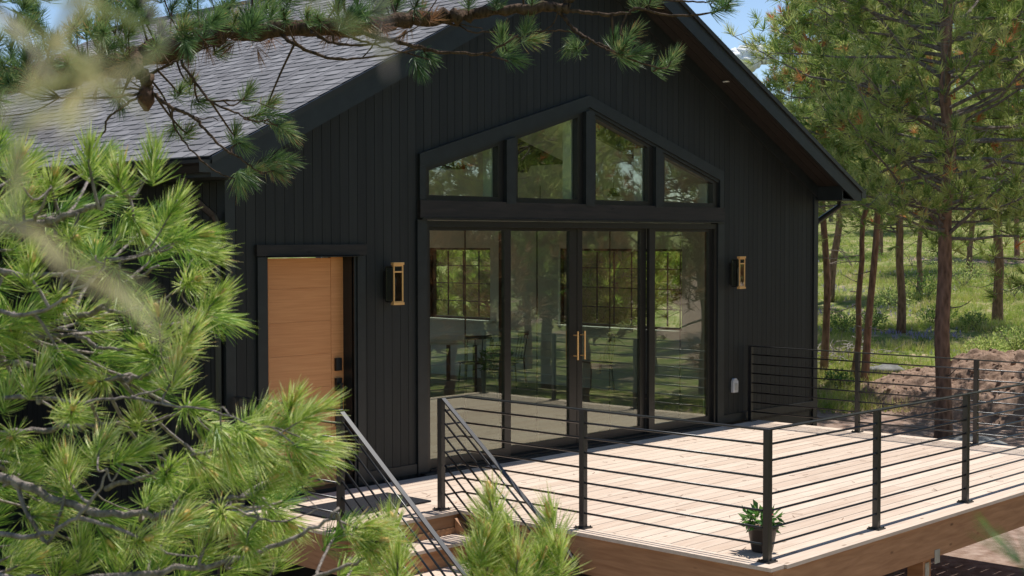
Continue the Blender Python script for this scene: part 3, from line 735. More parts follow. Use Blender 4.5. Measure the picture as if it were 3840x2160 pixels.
# ---- foreground pine at the left
fp = empty('pine_tree', tuple(at(-620, 1500, 4.9)*np.array([1,1,0])+np.array([0,0,hz(*at(-620,1500,4.9)[:2])])),
           label='bright green pine filling the left foreground, with grey twigs and yellow buds', cat='tree')
FO = np.array(fp.location)
rng = np.random.default_rng(11)
trk = MB(); tp = at(-620, 700, 4.9); z0 = FO[2]
trk.tube(curve([(tp[0],tp[1],z0-.1),(tp[0]+.05,tp[1],z0+1.5),(tp[0],tp[1]+.05,z0+3.2),(tp[0],tp[1],z0+5)],5), [.12-.005*i for i in range(16)], 12)
TWMAX = .9
main = [ # (points u,v,depth), start radius
 ([(-620,900,4.9),(-250,880,4.8),(32,853,4.6),(182,799,4.5),(258,777,4.45),(290,729,4.4),(397,675,4.3)], .016),
 ([(258,777,4.45),(311,785,4.4),(400,760,4.4),(470,720,4.4)], .007),
 ([(-250,880,4.8),(0,858,4.6),(100,850,4.55),(188,844,4.5),(242,871,4.45),(306,879,4.4),(390,860,4.4)], .011),
 ([(-620,980,4.9),(-250,920,4.7),(16,911,4.5),(183,949,4.45),(322,954,4.4),(397,928,4.35),(470,860,4.3)], .013),
 ([(-620,1150,4.9),(-200,1110,4.6),(0,1094,4.4),(156,1073,4.35),(236,1073,4.3),(380,1060,4.3),(480,1030,4.3)], .013),
 ([(-620,1260,4.9),(-200,1180,4.5),(32,1212,4.3),(161,1266,4.25),(311,1293,4.2),(430,1290,4.2),(560,1265,4.2),(700,1215,4.2),(800,1160,4.2)], .017),
 ([(32,1212,4.3),(118,1368,4.2),(166,1228,4.25),(180,1150,4.3)], .008),
 ([(263,1228,4.25),(343,1207,4.2),(470,1150,4.2),(600,1120,4.2),(720,1090,4.2)], .009),
 ([(-620,640,4.9),(-200,600,4.6),(40,575,4.4),(180,540,4.35),(250,505,4.3),(320,480,4.3),(385,430,4.25)], .014),
 ([(-200,600,4.6),(45,565,4.3),(100,530,4.2),(130,470,4.15)], .009),
 ([(-200,640,4.6),(60,690,4.4),(200,680,4.35),(330,650,4.3),(460,610,4.3)], .010),
 ([(-620,1400,4.9),(-100,1440,4.3),(150,1460,4.1),(400,1440,4.1),(620,1400,4.1),(780,1330,4.1),(850,1290,4.1)], .015),
 ([(350,1560,4.2),(600,1500,4.2),(800,1450,4.2),(930,1400,4.2),(1010,1345,4.2)], .010),
 ([(600,1560,4.2),(900,1540,4.2),(1130,1500,4.2),(1225,1440,4.2),(1241,1360,4.2),(1240,1300,4.2)], .011),
 ([(-100,760,4.3),(60,790,4.15),(150,760,4.1),(230,700,4.1),(270,650,4.1)], .008),
 ([(-100,1010,4.2),(80,1000,4.1),(200,1010,4.05),(330,1000,4.05),(430,970,4.1)], .008),
 ([(-100,1330,4.1),(90,1350,4.0),(190,1300,4.0),(250,1230,4.0),(270,1180,4.0)], .009),
 ([(190,1300,4.0),(300,1330,4.0),(420,1390,4.0),(500,1400,4.0)], .007),
 ([(330,1000,4.05),(430,1020,4.0),(560,1040,4.0),(650,1080,4.0)], .005),
 ([(560,1265,4.2),(640,1300,4.1),(720,1310,4.1),(800,1280,4.1)], .005),
 ([(900,1560,4.2),(1200,1530,4.2),(1340,1480,4.2),(1375,1400,4.2),(1392,1335,4.2)], .009),
]
tw = MB(); bpts = []
for pts, r in main:
    c = curve([at(*p) for p in pts], 6); n_ = len(c)
    tw.tube([p+rng.normal(size=3)*r*.35 for p in c], [r*(1-.72*i/(n_-1)) for i in range(n_)], 7)
    bpts += [(p, r*(1-.72*i/(n_-1))) for i, p in enumerate(c)]
BP = np.array([p for p, _ in bpts])
spots = [(385,420),(300,455),(130,470),(40,430),(225,415),(75,690),(240,640),(300,705),(425,545),(470,600),(515,640),(480,710),(530,770),(400,820),(470,860),(380,890),(180,1040),(480,1025),(320,1150),(250,1130),(500,1160),(470,1230),(560,1110),(620,1090),(700,1070),(780,1110),(755,1195),(765,1135),(660,1230),(620,1320),(560,1290),(520,1370),(430,1330),(350,1360),(250,1330),(200,1400),(100,1300),(60,1200),(30,1100),(120,1150),(90,960),(60,1420),(150,1440),(300,1430),(400,1430),(480,1440),(600,1430),(700,1400),(930,1385),(985,1345),(910,1330),(1240,1290),(1392,1330),(1335,1420),(770,1050),(730,1030),(20,830),(150,750),(10,560),(340,560),(180,600),(90,790),(440,940),(250,960),(20,1000),(350,1060),(160,900),(60,520),(1000,1430),(680,1160),(420,1190),(380,1260),(170,1200),(1290,1370),(1230,1350),(1255,1405),(1190,1425),(1275,1430),(1225,1440),(1385,1385),(1355,1435),(1405,1410),(1300,1440),(940,1400),(925,1360),(1000,1445),(640,1060),(560,1180),(700,1300),(620,1370),(1215,1385)]
poly = [(-40,380),(120,400),(380,380),(440,430),(430,520),(400,560),(470,560),(560,640),(560,770),(520,890),(470,960),(560,1040),(700,1070),(780,1090),(810,1190),(790,1300),(900,1370),(1000,1420),(1000,1480),(-40,1480),(-40,700),(-40,600)]
base = []; axis = []; tnt = []
def add_tuft(u, v, d, ax=None, tint=.55):
    p = at(u, v, d); k = np.argmin(((BP-p)**2).sum(1)); q_ = BP[k]; r = bpts[k][1]
    away = norm(p-q_) if np.linalg.norm(p-q_) > .02 else norm(rng.normal(size=3))
    if ax is None:
        ax = norm(away*.9 + RT*rng.uniform(.1,.9) + UP*rng.uniform(.0,.9) - FW*rng.uniform(-.1,.7))
    else: ax = norm(RT*ax[0]+UP*ax[1]-FW*ax[2])
    if .03 < np.linalg.norm(p-q_) < TWMAX:
        mid = (p+q_)/2 - ax*.04 + rng.normal(size=3)*.015
        c = curve([q_, mid, p, p+ax*.06], 4); tw.tube(c, np.linspace(min(r,.007), .0035, len(c)), 5)
    base.append(p-ax*.045); axis.append(ax); tnt.append(tint)
for (u, v) in spots:
    ax = None
    if u > 930: ax = (rng.uniform(-.45,.45), 1, .3)
    elif v < 560: ax = (rng.uniform(0,.6), rng.uniform(.6,1), rng.uniform(.1,.5))
    add_tuft(u, v, rng.uniform(3.95,4.35), ax, rng.uniform(.42,.68))
cnt = 0
while cnt < 78:
    u, v = rng.uniform(-40,1080), rng.uniform(380,1500)
    if in_poly(u, v, poly): add_tuft(u, v, rng.uniform(4.3,5.2), None, rng.uniform(.2,.6)); cnt += 1  # rear tufts tinted darker, painting in the shade inside the pine
base = np.array(base); axis = np.array(axis); tnt = np.array(tnt)
V, F, T = needles(base, axis, .092, .0028, 150, .09, rng, tnt, tstd=.2, spread=(12,72))
npmesh('needles', V-FO, F, T, M['needle_near'], fp)
bd = MB()
for k in range(len(spots)):
    if rng.random() < .6 or spots[k][0] > 1200:
        p = base[k]-FO+axis[k]*.085; ln = rng.uniform(.03,.05)*(1.6 if spots[k][0] in (1240,1392) else 1)
        bd.tube([p, p+axis[k]*ln*.4, p+axis[k]*ln*.8, p+axis[k]*ln], [.007,.0105,.008,.002], 7)
bd.build_each('bud', M['bud'], fp, smooth=True)
tw.v = [tuple(np.array(v_)-FO) for v_ in tw.v]; tw.build('twigs', M['twig'], fp, smooth=True)
trk.v = [tuple(np.array(v_)-FO) for v_ in trk.v]; trk.build('trunk', M['bark'], fp, smooth=True)

# ---- overhanging pine (limb enters from the top left)
rng = np.random.default_rng(23)
ob = at(-900, 700, 8.5); OO = np.array([ob[0], ob[1], hz(ob[0], ob[1])])
op_ = empty('pine_tree', tuple(OO), label='shaded pine limb overhanging the roof from the top left', cat='tree')
tk = MB(); tk.tube(curve([(ob[0],ob[1],OO[2]-.2),(ob[0]+.1,ob[1],OO[2]+3),(ob[0],ob[1]+.1,OO[2]+6),(ob[0],ob[1],OO[2]+10)],5), [.2-.006*i for i in range(16)], 12)
limbs = [
 ([(-900,250,8.5),(-300,210,8.2),(100,195,7.9),(250,168,7.8),(380,135,7.7),(520,92,7.7),(700,72,7.8),(870,70,7.9),(1000,52,8.0),(1121,47,8.0),(1194,33,8.0),(1304,24,8.0),(1405,20,8.0),(1431,2,8.0),(1470,-30,8.0)], .078, .018),
 ([(1300,24,8.0),(1413,22,8.0),(1504,36,8.0),(1577,33,8.0),(1606,22,8.0),(1686,40,8.0),(1785,33,8.0),(1830,15,8.0)], .014, .004),
 ([(1405,22,8.0),(1420,45,8.0),(1453,80,7.95),(1486,102,7.9),(1522,117,7.9),(1577,146,7.9),(1654,171,7.9)], .013, .004),
 ([(1486,102,7.9),(1478,112,7.9),(1455,122,7.9),(1440,122,7.9)], .006, .003),
 ([(1500,110,7.9),(1540,130,7.85),(1580,140,7.85)], .006, .003),
 ([(1453,80,7.95),(1410,77,8),(1369,77,8),(1330,82,8)], .006, .003),
 ([(1405,30,8),(1390,60,8),(1360,82,8),(1320,85,8)], .005, .002),
 ([(870,75,7.9),(960,95,7.8),(1040,115,7.8),(1103,129,7.8),(1216,135,7.8),(1252,120,7.8),(1304,88,7.8)], .016, .004),
 ([(1216,135,7.8),(1240,143,7.8),(1275,152,7.8)], .006, .003),
 ([(1090,50,8),(1150,65,8),(1190,80,7.9),(1240,80,7.9),(1310,95,7.9)], .007, .003),
 ([(1121,47,8),(1165,62,8),(1215,72,8)], .005, .002),
 ([(1632,-5,8.1),(1700,2,8.1),(1770,5,8.1),(1800,0,8.1)], .007, .004),
 ([(700,85,7.8),(780,130,7.7),(860,150,7.7),(960,140,7.7),(1070,120,7.7)], .012, .003),
 ([(780,80,7.8),(850,110,7.7),(930,112,7.7),(1010,90,7.7),(1060,60,7.7)], .010, .003),
 ([(860,72,7.9),(900,100,7.8),(990,125,7.8),(1080,150,7.8)], .009, .003),
 ([(820,60,7.9),(900,40,7.8),(960,20,7.8),(1010,-20,7.8)], .010, .004),
 ([(960,55,7.9),(950,90,7.8),(930,125,7.8),(905,150,7.8)], .007, .003),
 ([(340,140,7.7),(352,180,7.5),(368,205,7.4),(372,235,7.4)], .045, .018),
 ([(370,230,7.4),(345,245,7.35),(300,275,7.3),(270,300,7.3),(262,330,7.3),(240,355,7.3),(222,368,7.3),(190,392,7.3),(150,400,7.3)], .008, .0025),
 ([(365,232,7.4),(285,245,7.3),(230,247,7.3),(150,245,7.3)], .008, .004),
 ([(365,225,7.4),(320,222,7.3),(275,222,7.3),(245,205,7.3),(235,190,7.3)], .006, .003),
 ([(355,222,7.4),(330,205,7.4),(295,180,7.4)], .004, .002),
 ([(370,190,7.5),(420,165,7.4),(460,145,7.4),(500,125,7.4),(560,112,7.4)], .009, .003),
 ([(380,232,7.4),(430,268,7.3),(480,290,7.3),(520,330,7.3),(560,372,7.3),(600,395,7.3),(640,425,7.3),(672,437,7.3)], .011, .003),
 ([(430,268,7.3),(440,320,7.3),(470,365,7.3),(520,415,7.3),(560,440,7.3),(592,450,7.3)], .006, .003),
 ([(455,155,7.4),(490,205,7.4),(530,255,7.35),(590,282,7.3),(640,305,7.3),(676,300,7.3)], .009, .003),
 ([(530,255,7.35),(590,252,7.3),(640,255,7.3),(690,275,7.3)], .005, .002),
 ([(480,290,7.3),(510,300,7.3),(535,295,7.3),(550,305,7.3)], .004, .002),
]
lm = MB(); bpts = []
for k, (pts, r0, r1_) in enumerate(limbs):
    c = curve([at(*p) for p in pts], 7); n_ = len(c); rr = np.linspace(r0, r1_, n_)
    lm.tube([p+rng.normal(size=3)*min(.012, rr[i]*.4) for i, p in enumerate(c)], [rr[i]*rng.uniform(.85,1.15) for i in range(n_)], 9 if k == 0 else 6)
    bpts += [(p, rr[i]) for i, p in enumerate(c)]
BP = np.array([p for p, _ in bpts]); tw = lm; TWMAX = .4
base = []; axis = []; tnt = []
US = [(1075,140,(.3,-.2,.2)),(1050,165,(.4,-.8,.2)),(1275,125,(.4,.5,.2)),(1262,95,(0,1,.3)),(1325,72,(.3,.9,.2)),(1290,148,(.8,-.1,.2)),(1335,100,(.9,.2,.2)),(1440,110,(-.3,-.4,.3)),(1450,125,(-.2,.2,.6)),
 (1545,105,(.2,1,.2)),(1590,85,(.7,.7,.2)),(1570,120,(.3,.5,.5)),(1575,148,(.8,-.2,.3)),(1600,135,(.9,.3,.2)),(1660,168,(.8,.4,.2)),(1690,150,(.5,.8,.1)),(1560,130,(.1,.3,.8)),(1810,25,(1,.3,0)),(1800,2,(1,-.1,0)),(1835,5,(.6,.4,.2)),
 (1250,0,(0,1,.3)),(1340,-8,(.2,1,.3)),(1180,2,(0,1,.3)),(1606,5,(0,1,.3)),(1640,-5,(.4,.6,.3)),
 (450,235,(.3,.3,.4)),(500,255,(.5,0,.3)),(480,215,(.2,.7,.3)),(620,240,(.5,.8,.2)),(675,262,(.8,.5,.2)),(690,290,(.9,0,.2)),(645,290,(.7,.3,.2)),(440,322,(-.1,-.2,.4)),(470,335,(.4,.4,.3)),(590,340,(.2,.9,.1)),(605,360,(.4,-.2,.2)),
 (685,400,(.9,.3,.2)),(720,405,(1,.1,.2)),(690,430,(.9,-.4,.2)),(615,445,(.6,-.5,.2)),(600,455,(.2,-.9,.2)),(640,430,(.6,.2,.2)),(190,235,(-.3,-.4,.3)),(285,235,(.1,.3,.4)),(300,255,(.2,-.6,.3)),(420,140,(.3,-.2,.5)),(470,120,(.2,-.6,.4)),(555,125,(.7,.4,.2)),(720,330,(.8,-.5,.1)),(700,315,(.9,-.3,.1)),
 (960,30,(.2,.9,.3)),(1000,10,(.4,.9,.3)),(900,20,(.0,1,.3)),(850,30,(.2,.9,.3))]
for (u, v, ax) in US: add_tuft(u, v, rng.uniform(7.3,8.0) if u < 900 else rng.uniform(7.75,8.1), ax, rng.uniform(.25,.8))
dp_ = [(-60,-80),(1180,-80),(1150,5),(980,25),(860,60),(700,60),(560,80),(430,120),(330,150),(200,170),(60,230),(-60,330)]
c_ = 0
while c_ < 170:
    u, v = rng.uniform(-60,1180), rng.uniform(-80,330)
    if in_poly(u, v, dp_): add_tuft(u, v, rng.uniform(6.2,8.2), None, rng.uniform(.05,.75)); c_ += 1
c_ = 0
while c_ < 210:                      # the rest of the crown above the frame, which shades the limb
    u, v = rng.uniform(200,2400), rng.uniform(-900,-90); add_tuft(u, v, rng.uniform(7.0,9.8), None, rng.uniform(.1,.7)); c_ += 1
base = np.array(base); axis = np.array(axis); tnt = np.array(tnt)
V, F, T = needles(base, axis, .088, .0028, 120, .075, rng, tnt, spread=(14,80), tstd=.16)
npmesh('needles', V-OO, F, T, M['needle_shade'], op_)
# dry needles clinging under the limb
base = np.array([at(u,v,d) for u,v,d in zip(rng.uniform(150,900,70), rng.uniform(60,170,70), rng.uniform(7.3,7.8,70))])
lim0 = np.array([at(*p) for p in limbs[0][0]]); LC = np.array(curve(lim0,12))
base = np.array([LC[rng.integers(20,105)]+rng.normal(size=3)*.05 for _ in range(42)])
V, F, T = needles(base, rng.normal(size=(42,3))+np.array([0,0,-.6]), .085, .0028, 38, .06, rng, rng.uniform(0,1,42), spread=(10,90))
npmesh('dry_needles', V-OO, F, T, M['needle_dead'], op_)
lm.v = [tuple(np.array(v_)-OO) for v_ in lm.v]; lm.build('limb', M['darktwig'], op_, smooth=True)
tk.v = [tuple(np.array(v_)-OO) for v_ in tk.v]; tk.build('trunk', M['bark'], op_, smooth=True)
co = MB(); kn = at(368,232,7.4)-OO
co.tube([kn+np.array([0,0,.05]), kn, kn+np.array([0,0,-.05]), kn+np.array([0,0,-.10])], [.02,.042,.045,.012], 9); co.build('cone', simple('pine_cone_brown', (.10,.045,.028), .8, var=.5, scale=60, bmp=1), op_, smooth=True)

# ---- very near sprigs, far out of focus
def sprig(path, label, n, L, W, tints, mat, seed, r=.0015, name='pine_sprig', nn=8):
    rng = np.random.default_rng(seed); P = curve([at(*p) for p in path], 6); o0 = P[0]
    e = empty(name, tuple(o0), label=label, cat='pine branch')
    m = MB(); m.tube([p-o0 for p in P], np.linspace(r, r*.4, len(P)), 6); m.build('twig', M['twig'], e, smooth=True)
    idx = rng.integers(len(P)//3, len(P), n); b = np.array([P[i] for i in idx]); d = norm(np.array([P[min(i+1,len(P)-1)]-P[max(i-1,0)] for i in idx])+rng.normal(size=(n,3))*.5)
    V, F, T = needles(b, d, L, W, nn, .03, rng, rng.uniform(*tints, n), spread=(2,20)); npmesh('needles', V-o0, F, T, mat, e)
M['needle_pale'] = needle_mat('pale_new_needles', [(0,(.20,.26,.08)),(.5,(.46,.46,.20)),(1,(.70,.60,.36))], .45)
sprig([(-160,-120,.52),(-20,10,.50),(70,110,.48),(130,210,.47)], 'blurred pale sprig running down from the top left corner', 5, .035, .0016, (.3,1), M['needle_pale'], 1)
sprig([(-160,330,.52),(10,310,.50),(90,330,.48),(170,360,.47)], 'blurred yellowish sprig against the left end of the roof', 4, .022, .0016, (.5,1), M['needle_pale'], 2)
sprig([(-150,540,.50),(0,560,.48),(60,590,.47),(120,620,.46)], 'blurred grey sprig low at the left edge over the green pine', 3, .03, .0014, (.6,1), M['needle_pale'], 3)
sprig([(330,-160,.52),(360,-30,.50),(400,60,.48),(420,110,.47)], 'blurred green sprig hanging from the top edge left of the limb', 2, .035, .0016, (.1,.7), M['needle_pale'], 4)
sprig([(930,-160,.42),(950,-60,.40),(965,80,.39),(978,195,.38)], 'blurred pale sprig over the gable rake and limb tip', 1, .009, .0016, (.2,.7), M['needle_pale'], 5, nn=9)
sprig([(2700,1560,1.0),(2620,1480,1.0),(2590,1440,1.0),(2580,1410,1.0)], 'blurred dark green sprig at the bottom right corner', 2, .045, .002, (.0,.5), M['needle_near'], 6, nn=14)

# ---------------------------------------------------------------- background pines
def pine(name, x, y, h, r, seed, crown0, lean=(0,0), spread=2.6, ntuft=900, bl=26, L=.17, W=.020, tint=(.2,.85), label='', group=None, mat=None, barkm=None, dead=0, browns=.02, z=None, dens=3.0):
    rng = np.random.default_rng(seed); z0 = hz(x, y)
    e = empty(name, (x,y,z0), label=label, cat='tree', group=group)
    n = 14; P = []
    wob = rng.normal(size=(n+1,2))*.035
    for i in range(n+1):
        t = i/n; P.append(np.array([lean[0]*t*h+wob[i,0]*(1 if i else 0), lean[1]*t*h+wob[i,1]*(1 if i else 0), t*h-(.1 if i == 0 else 0)]))
    rr = [r*(1.25 if i == 0 else 1)*(1-.82*(i/n)**1.1) for i in range(n+1)]
    m = MB(); rr = [q*.86 for q in rr]; m.tube(curve(P,2), np.interp(np.arange(2*n+1)/2, np.arange(n+1), rr), 12); m.build('trunk', barkm or M['bark'], e, smooth=True)
    lb = MB(); bs = []; ax = []
    ntuft = int(ntuft*dens); nl = int(ntuft/22)
    for k in range(nl):
        t = crown0/h + (1-crown0/h)*(k+rng.random())/nl; t = min(t, .985)
        p0 = np.array([np.interp(t*n, np.arange(n+1), [q[j] for q in P]) for j in range(3)])
        az = rng.random()*2*np.pi; prof = (1-((t*h-crown0)/(h-crown0)))**.7*(.65+.35*min(1,(t*h-crown0)/1.5))
        ln = max(.35, spread*prof*rng.uniform(.55,1.15)); el = rng.uniform(-.12,.35)+.5*t
        d = np.array([math.cos(az)*math.cos(el), math.sin(az)*math.cos(el), math.sin(el)])
        c = [p0]; dd = d.copy()
        for s in range(5):
            dd = norm(dd+rng.normal(size=3)*.16+np.array([0,0,.07*(s-1)])); c.append(c[-1]+dd*ln/5)
        r0 = min(.038, .012+.009*ln)
        lb.tube(c, np.linspace(r0, .006, 6), 5, cap=False)
        for s in range(22):
            u = rng.uniform(.35,1)**.8; q_ = np.array([np.interp(u*5, np.arange(6), [cc[j] for cc in c]) for j in range(3)])
            off = norm(dd*.5+rng.normal(size=3)*np.array([1,1,.6]))*rng.uniform(.05,.55)*min(1, ln/1.5)
            if s == 0: off = off*0; q_ = c[-1]
            if rng.random() < .55 and s: lb.tube([q_, q_+off*.5+np.array([0,0,-.02]), q_+off], [.008,.005,.004], 3, cap=False)
            bs.append(q_+off); ax.append(norm(off+dd*.15+np.array([0,0,.35])))
    lb.build('limbs', barkm or M['barkgrey'], e)
    bs = np.array(bs); ax = np.array(ax); k = len(bs)
    tn = rng.uniform(tint[0], tint[1], k); tn = np.where(rng.random(k) < browns, 1.3, tn)
    V, F, T = needles(bs, ax, L, W, bl, .09, rng, tn, seg=1, spread=(8,95), tipt=.05)
    npmesh('needles', V, F, T, mat or M['needle_far'], e)
    if dead:
        dm_ = MB()
        for k in range(dead):
            zz_ = rng.uniform(.18,.9)*crown0; az = rng.random()*6.28; ln = rng.uniform(.3,1.3)
            p0 = np.array([lean[0]*zz_, lean[1]*zz_, zz_]); d = np.array([math.cos(az), math.sin(az), rng.uniform(-.3,.2)]); c = [p0]
            for s in range(4): d = norm(d+rng.normal(size=3)*.25); c.append(c[-1]+d*ln/4)
            dm_.tube(c, np.linspace(.014,.004,5), 4)
        dm_.build_each('dead_branch', M['barkgrey'], e)
    return e
def place(u, depth): p = at(u, 600, depth); return p[0], p[1]
G1 = 'pines on the slope beyond the deck'
rx, ry = RH
specs = [ # u, depth, h, r, crown0, lean(right), spread, tufts, label
 (2378,24,14,.160,3.5,.004,4.2,1700,'tall thick pine whose reddish trunk rises in front of the dirt mound'),
 (2177,30,12,.095,3.9,.075,2.0,700,'right one of the two slender leaning trunks beyond the railing'),
 (2148,30.6,12,.080,3.8,.085,1.8,600,'left one of the two slender leaning trunks beyond the railing'),
 (2074,31,14,.095,4.4,.0,1.75,800,'straight pine rising beside the right corner of the house'),
 (2088,46,11,.150,4.6,.10,2.4,700,'leaning dark pine on the slope just right of the downspout'),
 (2312,48,9,.110,3.4,.03,2.2,700,'small dark-trunked pine in the shaded middle of the slope'),
 (2512,40,12,.170,3.8,-.02,3.0,1000,'pine with a short reddish trunk on the right of the slope'),
]
k = 0
for (u, d, h, r, c0, ln, sp, nt_, lab) in specs:
    x, y = place(u, d); pine('pine_tree', x, y, h, r, 100+k, c0, (rx*ln, ry*ln), sp, nt_, label=lab, group=G1, dead=6, browns=.03 if k != 3 else .12); k += 1
far = [(2268,38,13,'pine crown filling the gap left of the tallest trunk'),(2650,27,13,'pine reaching in from the right edge of the picture'),
       (2440,56,13,'far pine behind the tallest trunk'),(2560,64,14,'distant pine at the right edge of the meadow'),(2010,60,12,'distant pine behind the house corner'),(2215,66,13,'far pine above the leaning pair'),(2110,80,13,'distant pine left of the leaning trunks'),(2330,84,14,'distant low-branched pine in the centre of the slope'),(2490,90,14,'distant low-branched pine on the right')]
for (u, d, h, lab) in far:
    x, y = place(u, d); pine('pine_tree', x, y, h, .13, 200+k, 2.6, (random.uniform(-.02,.02), random.uniform(-.02,.02)), 3.1, 900 if d < 50 else 700, L=.18 if d < 50 else .24, W=.022 if d < 50 else .034, bl=24 if d < 50 else 18, label=lab, group=G1, browns=.03); k += 1
for i, (x, y, h) in enumerate([(10.6,6.2,4.4),(12,9.5,5),(11,12,5),(9.9,8.2,4.2),(13,8.5,5.2),(17,12,6),(20,10.5,5.5),(15.5,7.4,5),(23,16,6.5),(20,18,7)]):
    pine('pine_tree', x, y, h, .13, 400+i, 1.1 if h < 6 else 1.6, (0,0), 1.9, 500, mat=M['grass'], label='pine beyond the far side of the house, glimpsed through its gridded side windows', group='pines seen through the house', L=.18, W=.022)
# wood on the hill behind: one mass
def wood():
    rng = np.random.default_rng(77); bs = []; ax = []; tk_ = MB()
    for i in range(70):
        u = rng.uniform(1500,2900); d = rng.uniform(88,150); x, y = place(u, d); z0 = hz(x, y); h = rng.uniform(6,9.5)
        tk_.tube([(x,y,z0-.3),(x,y,z0+h)], [.17,.03], 5)
        for s in range(230):
            t = rng.uniform(.2,1); R_ = 2.8*(1-t)**.6+.3; a = rng.random()*6.28; rad = R_*rng.uniform(.3,1)
            bs.append((x+rad*math.cos(a), y+rad*math.sin(a), z0+h*t+rng.normal()*.2)); ax.append((math.cos(a), math.sin(a), .5))
    bs = np.array(bs); V, F, T = needles(bs, np.array(ax), .55, .09, 12, .2, rng, rng.uniform(.0,.7,len(bs)), seg=1, spread=(10,95), tipt=.05)
    o = npmesh('far_wood', V, F, T, M['needle_far']); tag(o, 'dark pine wood covering the hill far behind the meadow', 'wood', kind='stuff')
    t = tk_.build('trunks', M['barkgrey'], o)
wood()
# trees to the right of the deck, seen mirrored in the glass
refl = [(8.8,-8.6,3.5,1),(12.6,-8.4,3.7,1),(6.9,-8.2,3.2,1),(11.5,-9.8,10,0),(13.5,-12.5,12,0),(9.5,-13.5,11,0),(15.6,-12.2,13,0),(19,-16,14,0),(13,-18.5,13,0),(24,-13.5,14,0),(18,-22,14,0),(26,-20,15,0),(11.5,-16,9,0),(31,-17,15,0),(23,-26,15,0),(17.0,-8.7,13,1),(20,-12.5,14,0),(15,-16,14,0),(27,-11.5,16,0),(22,-18,16,0),(34,-12,17,0),(30,-24,17,0)]
for i, (x, y, h, dd) in enumerate(refl):
    pine('pine_tree', x, y, h, .14, 300+i, 1.6 if dd else 2.4, (0,0), 2.5, 650, L=.2, W=.026, bl=18, label='pine mirrored in the glass doors, standing right of the deck', group='pines mirrored in the glass', mat=M['needle_dead'] if dd else None, browns=.05)

# ---------------------------------------------------------------- dirt mound, boulder, brush, grass, flowers
def mound():
    c = at(2720, 1050, 28.5); n = 150; n = 260; a = np.linspace(-1,1,n); U, W_ = np.meshgrid(a, a, indexing='ij')
    rx_, ry_ = 4.75, 3.0
    prof = np.clip(1-(np.abs(U)**2.0+np.abs(W_)**2.0), 0, 1)**.85
    xx = c[0]+U*rx_*RH[0]+W_*ry_*FH[0]; yy = c[1]+U*rx_*RH[1]+W_*ry_*FH[1]
    rg = np.random.default_rng(5); z = prof*1.0
    for s, am in ((1.3,.10),(2.9,.06),(6.1,.03),(12,.02),(23,.015)):
        z += am*prof**.4*(np.sin(xx*s+rg.random()*6)*np.cos(yy*s*1.1+rg.random()*6)+.6*np.sin((xx+yy)*s*1.6+rg.random()*6))
    for nn_, am in ((24,.11),(46,.07),(80,.045)):
        g_ = rg.random((nn_+2, nn_+2))**2; t_ = np.linspace(0, nn_, n); i0 = np.floor(t_).astype(int); f_ = t_-i0; f_ = f_*f_*(3-2*f_)
        A = g_[i0][:, i0]; B = g_[i0+1][:, i0]; C2 = g_[i0][:, i0+1]; D2 = g_[i0+1][:, i0+1]; fx = f_[:,None]; fy = f_[None]
        z += am*1.5*(A*(1-fx)*(1-fy)+B*fx*(1-fy)+C2*(1-fx)*fy+D2*fx*fy-.3)*np.clip(prof*4,0,1)
    z += rg.normal(size=z.shape)*.012*(prof > .02)
    z = z+hgt(xx, yy)-.12; o = np.array([c[0], c[1], hz(c[0], c[1])])
    V = np.stack([xx.ravel(), yy.ravel(), z.ravel()], 1)-o
    i, j = np.meshgrid(np.arange(n-1), np.arange(n-1), indexing='ij'); q_ = (i*n+j).ravel(); F = np.stack([q_, q_+n, q_+n+1, q_+1], 1)
    m = npmesh('dirt_mound', V, F, np.zeros(len(V)), M['dirt']); m.location = o
    m.data.polygons.foreach_set('use_smooth', [True]*len(F)); tag(m, 'heap of lumpy brown excavated soil behind the deck railing', 'dirt pile')
    cv = []; cf = []
    oc = np.array([(1,0,0),(-1,0,0),(0,1,0),(0,-1,0),(0,0,1),(0,0,-1)], float); of = np.array([(0,2,4),(2,1,4),(1,3,4),(3,0,4),(2,0,5),(1,2,5),(3,1,5),(0,3,5)])
    for q in range(900):
        ii = rg.integers(0, len(V)); 
        r_ = .02+.055*rg.random()**3; vv = oc*rg.uniform(.6,1.3,(6,1))*r_*np.array([1.2,1,.8]); th_ = rg.random()*6.28
        vv = vv@np.array([[math.cos(th_),math.sin(th_),.3],[-math.sin(th_),math.cos(th_),.2],[-.2,.3,1]]); cf.append(of+len(cv)*6); cv.append(vv+V[ii]+np.array([0,0,r_*.3]))
    tag(npmesh('clods', np.concatenate(cv), np.concatenate(cf), np.zeros(len(cv)*6), M['dirt'], m), kind='stuff')
    return o
mound()
def rock(u, v, d, r, label, seed, mat):
    import bmesh
    p = at(u, v, d); x, y = p[0], p[1]; bm = bmesh.new(); bmesh.ops.create_icosphere(bm, subdivisions=3, radius=1); rg = np.random.default_rng(seed); ph = rg.random(6)*6
    for v_ in bm.verts:
        c = v_.co; k_ = 1+.16*math.sin(c.x*3+ph[0])*math.cos(c.y*3+ph[1])+.1*math.sin(c.z*6+ph[2])+.05*math.sin(c.x*11+ph[3]); v_.co = Vector((c.x*r[0]*k_, c.y*r[1]*k_, c.z*r[2]*k_))
    me = bpy.data.meshes.new('boulder'); bm.to_mesh(me); bm.free(); me.materials.append(mat)
    me.polygons.foreach_set('use_smooth', [True]*len(me.polygons))
    o = bpy.data.objects.new('boulder', me); link(o); o.location = (x,y,hz(x,y)+r[2]*.35); o.rotation_euler = (0,0,rg.random()*3); tag(o, label, 'boulder')
stone = simple('grey_stone', (.20,.20,.19), .9, var=.3, scale=5, bmp=.6)
rock(2462,1100,22.5,(.75,.5,.32),'low grey boulder at the foot of the dirt mound',3,stone)
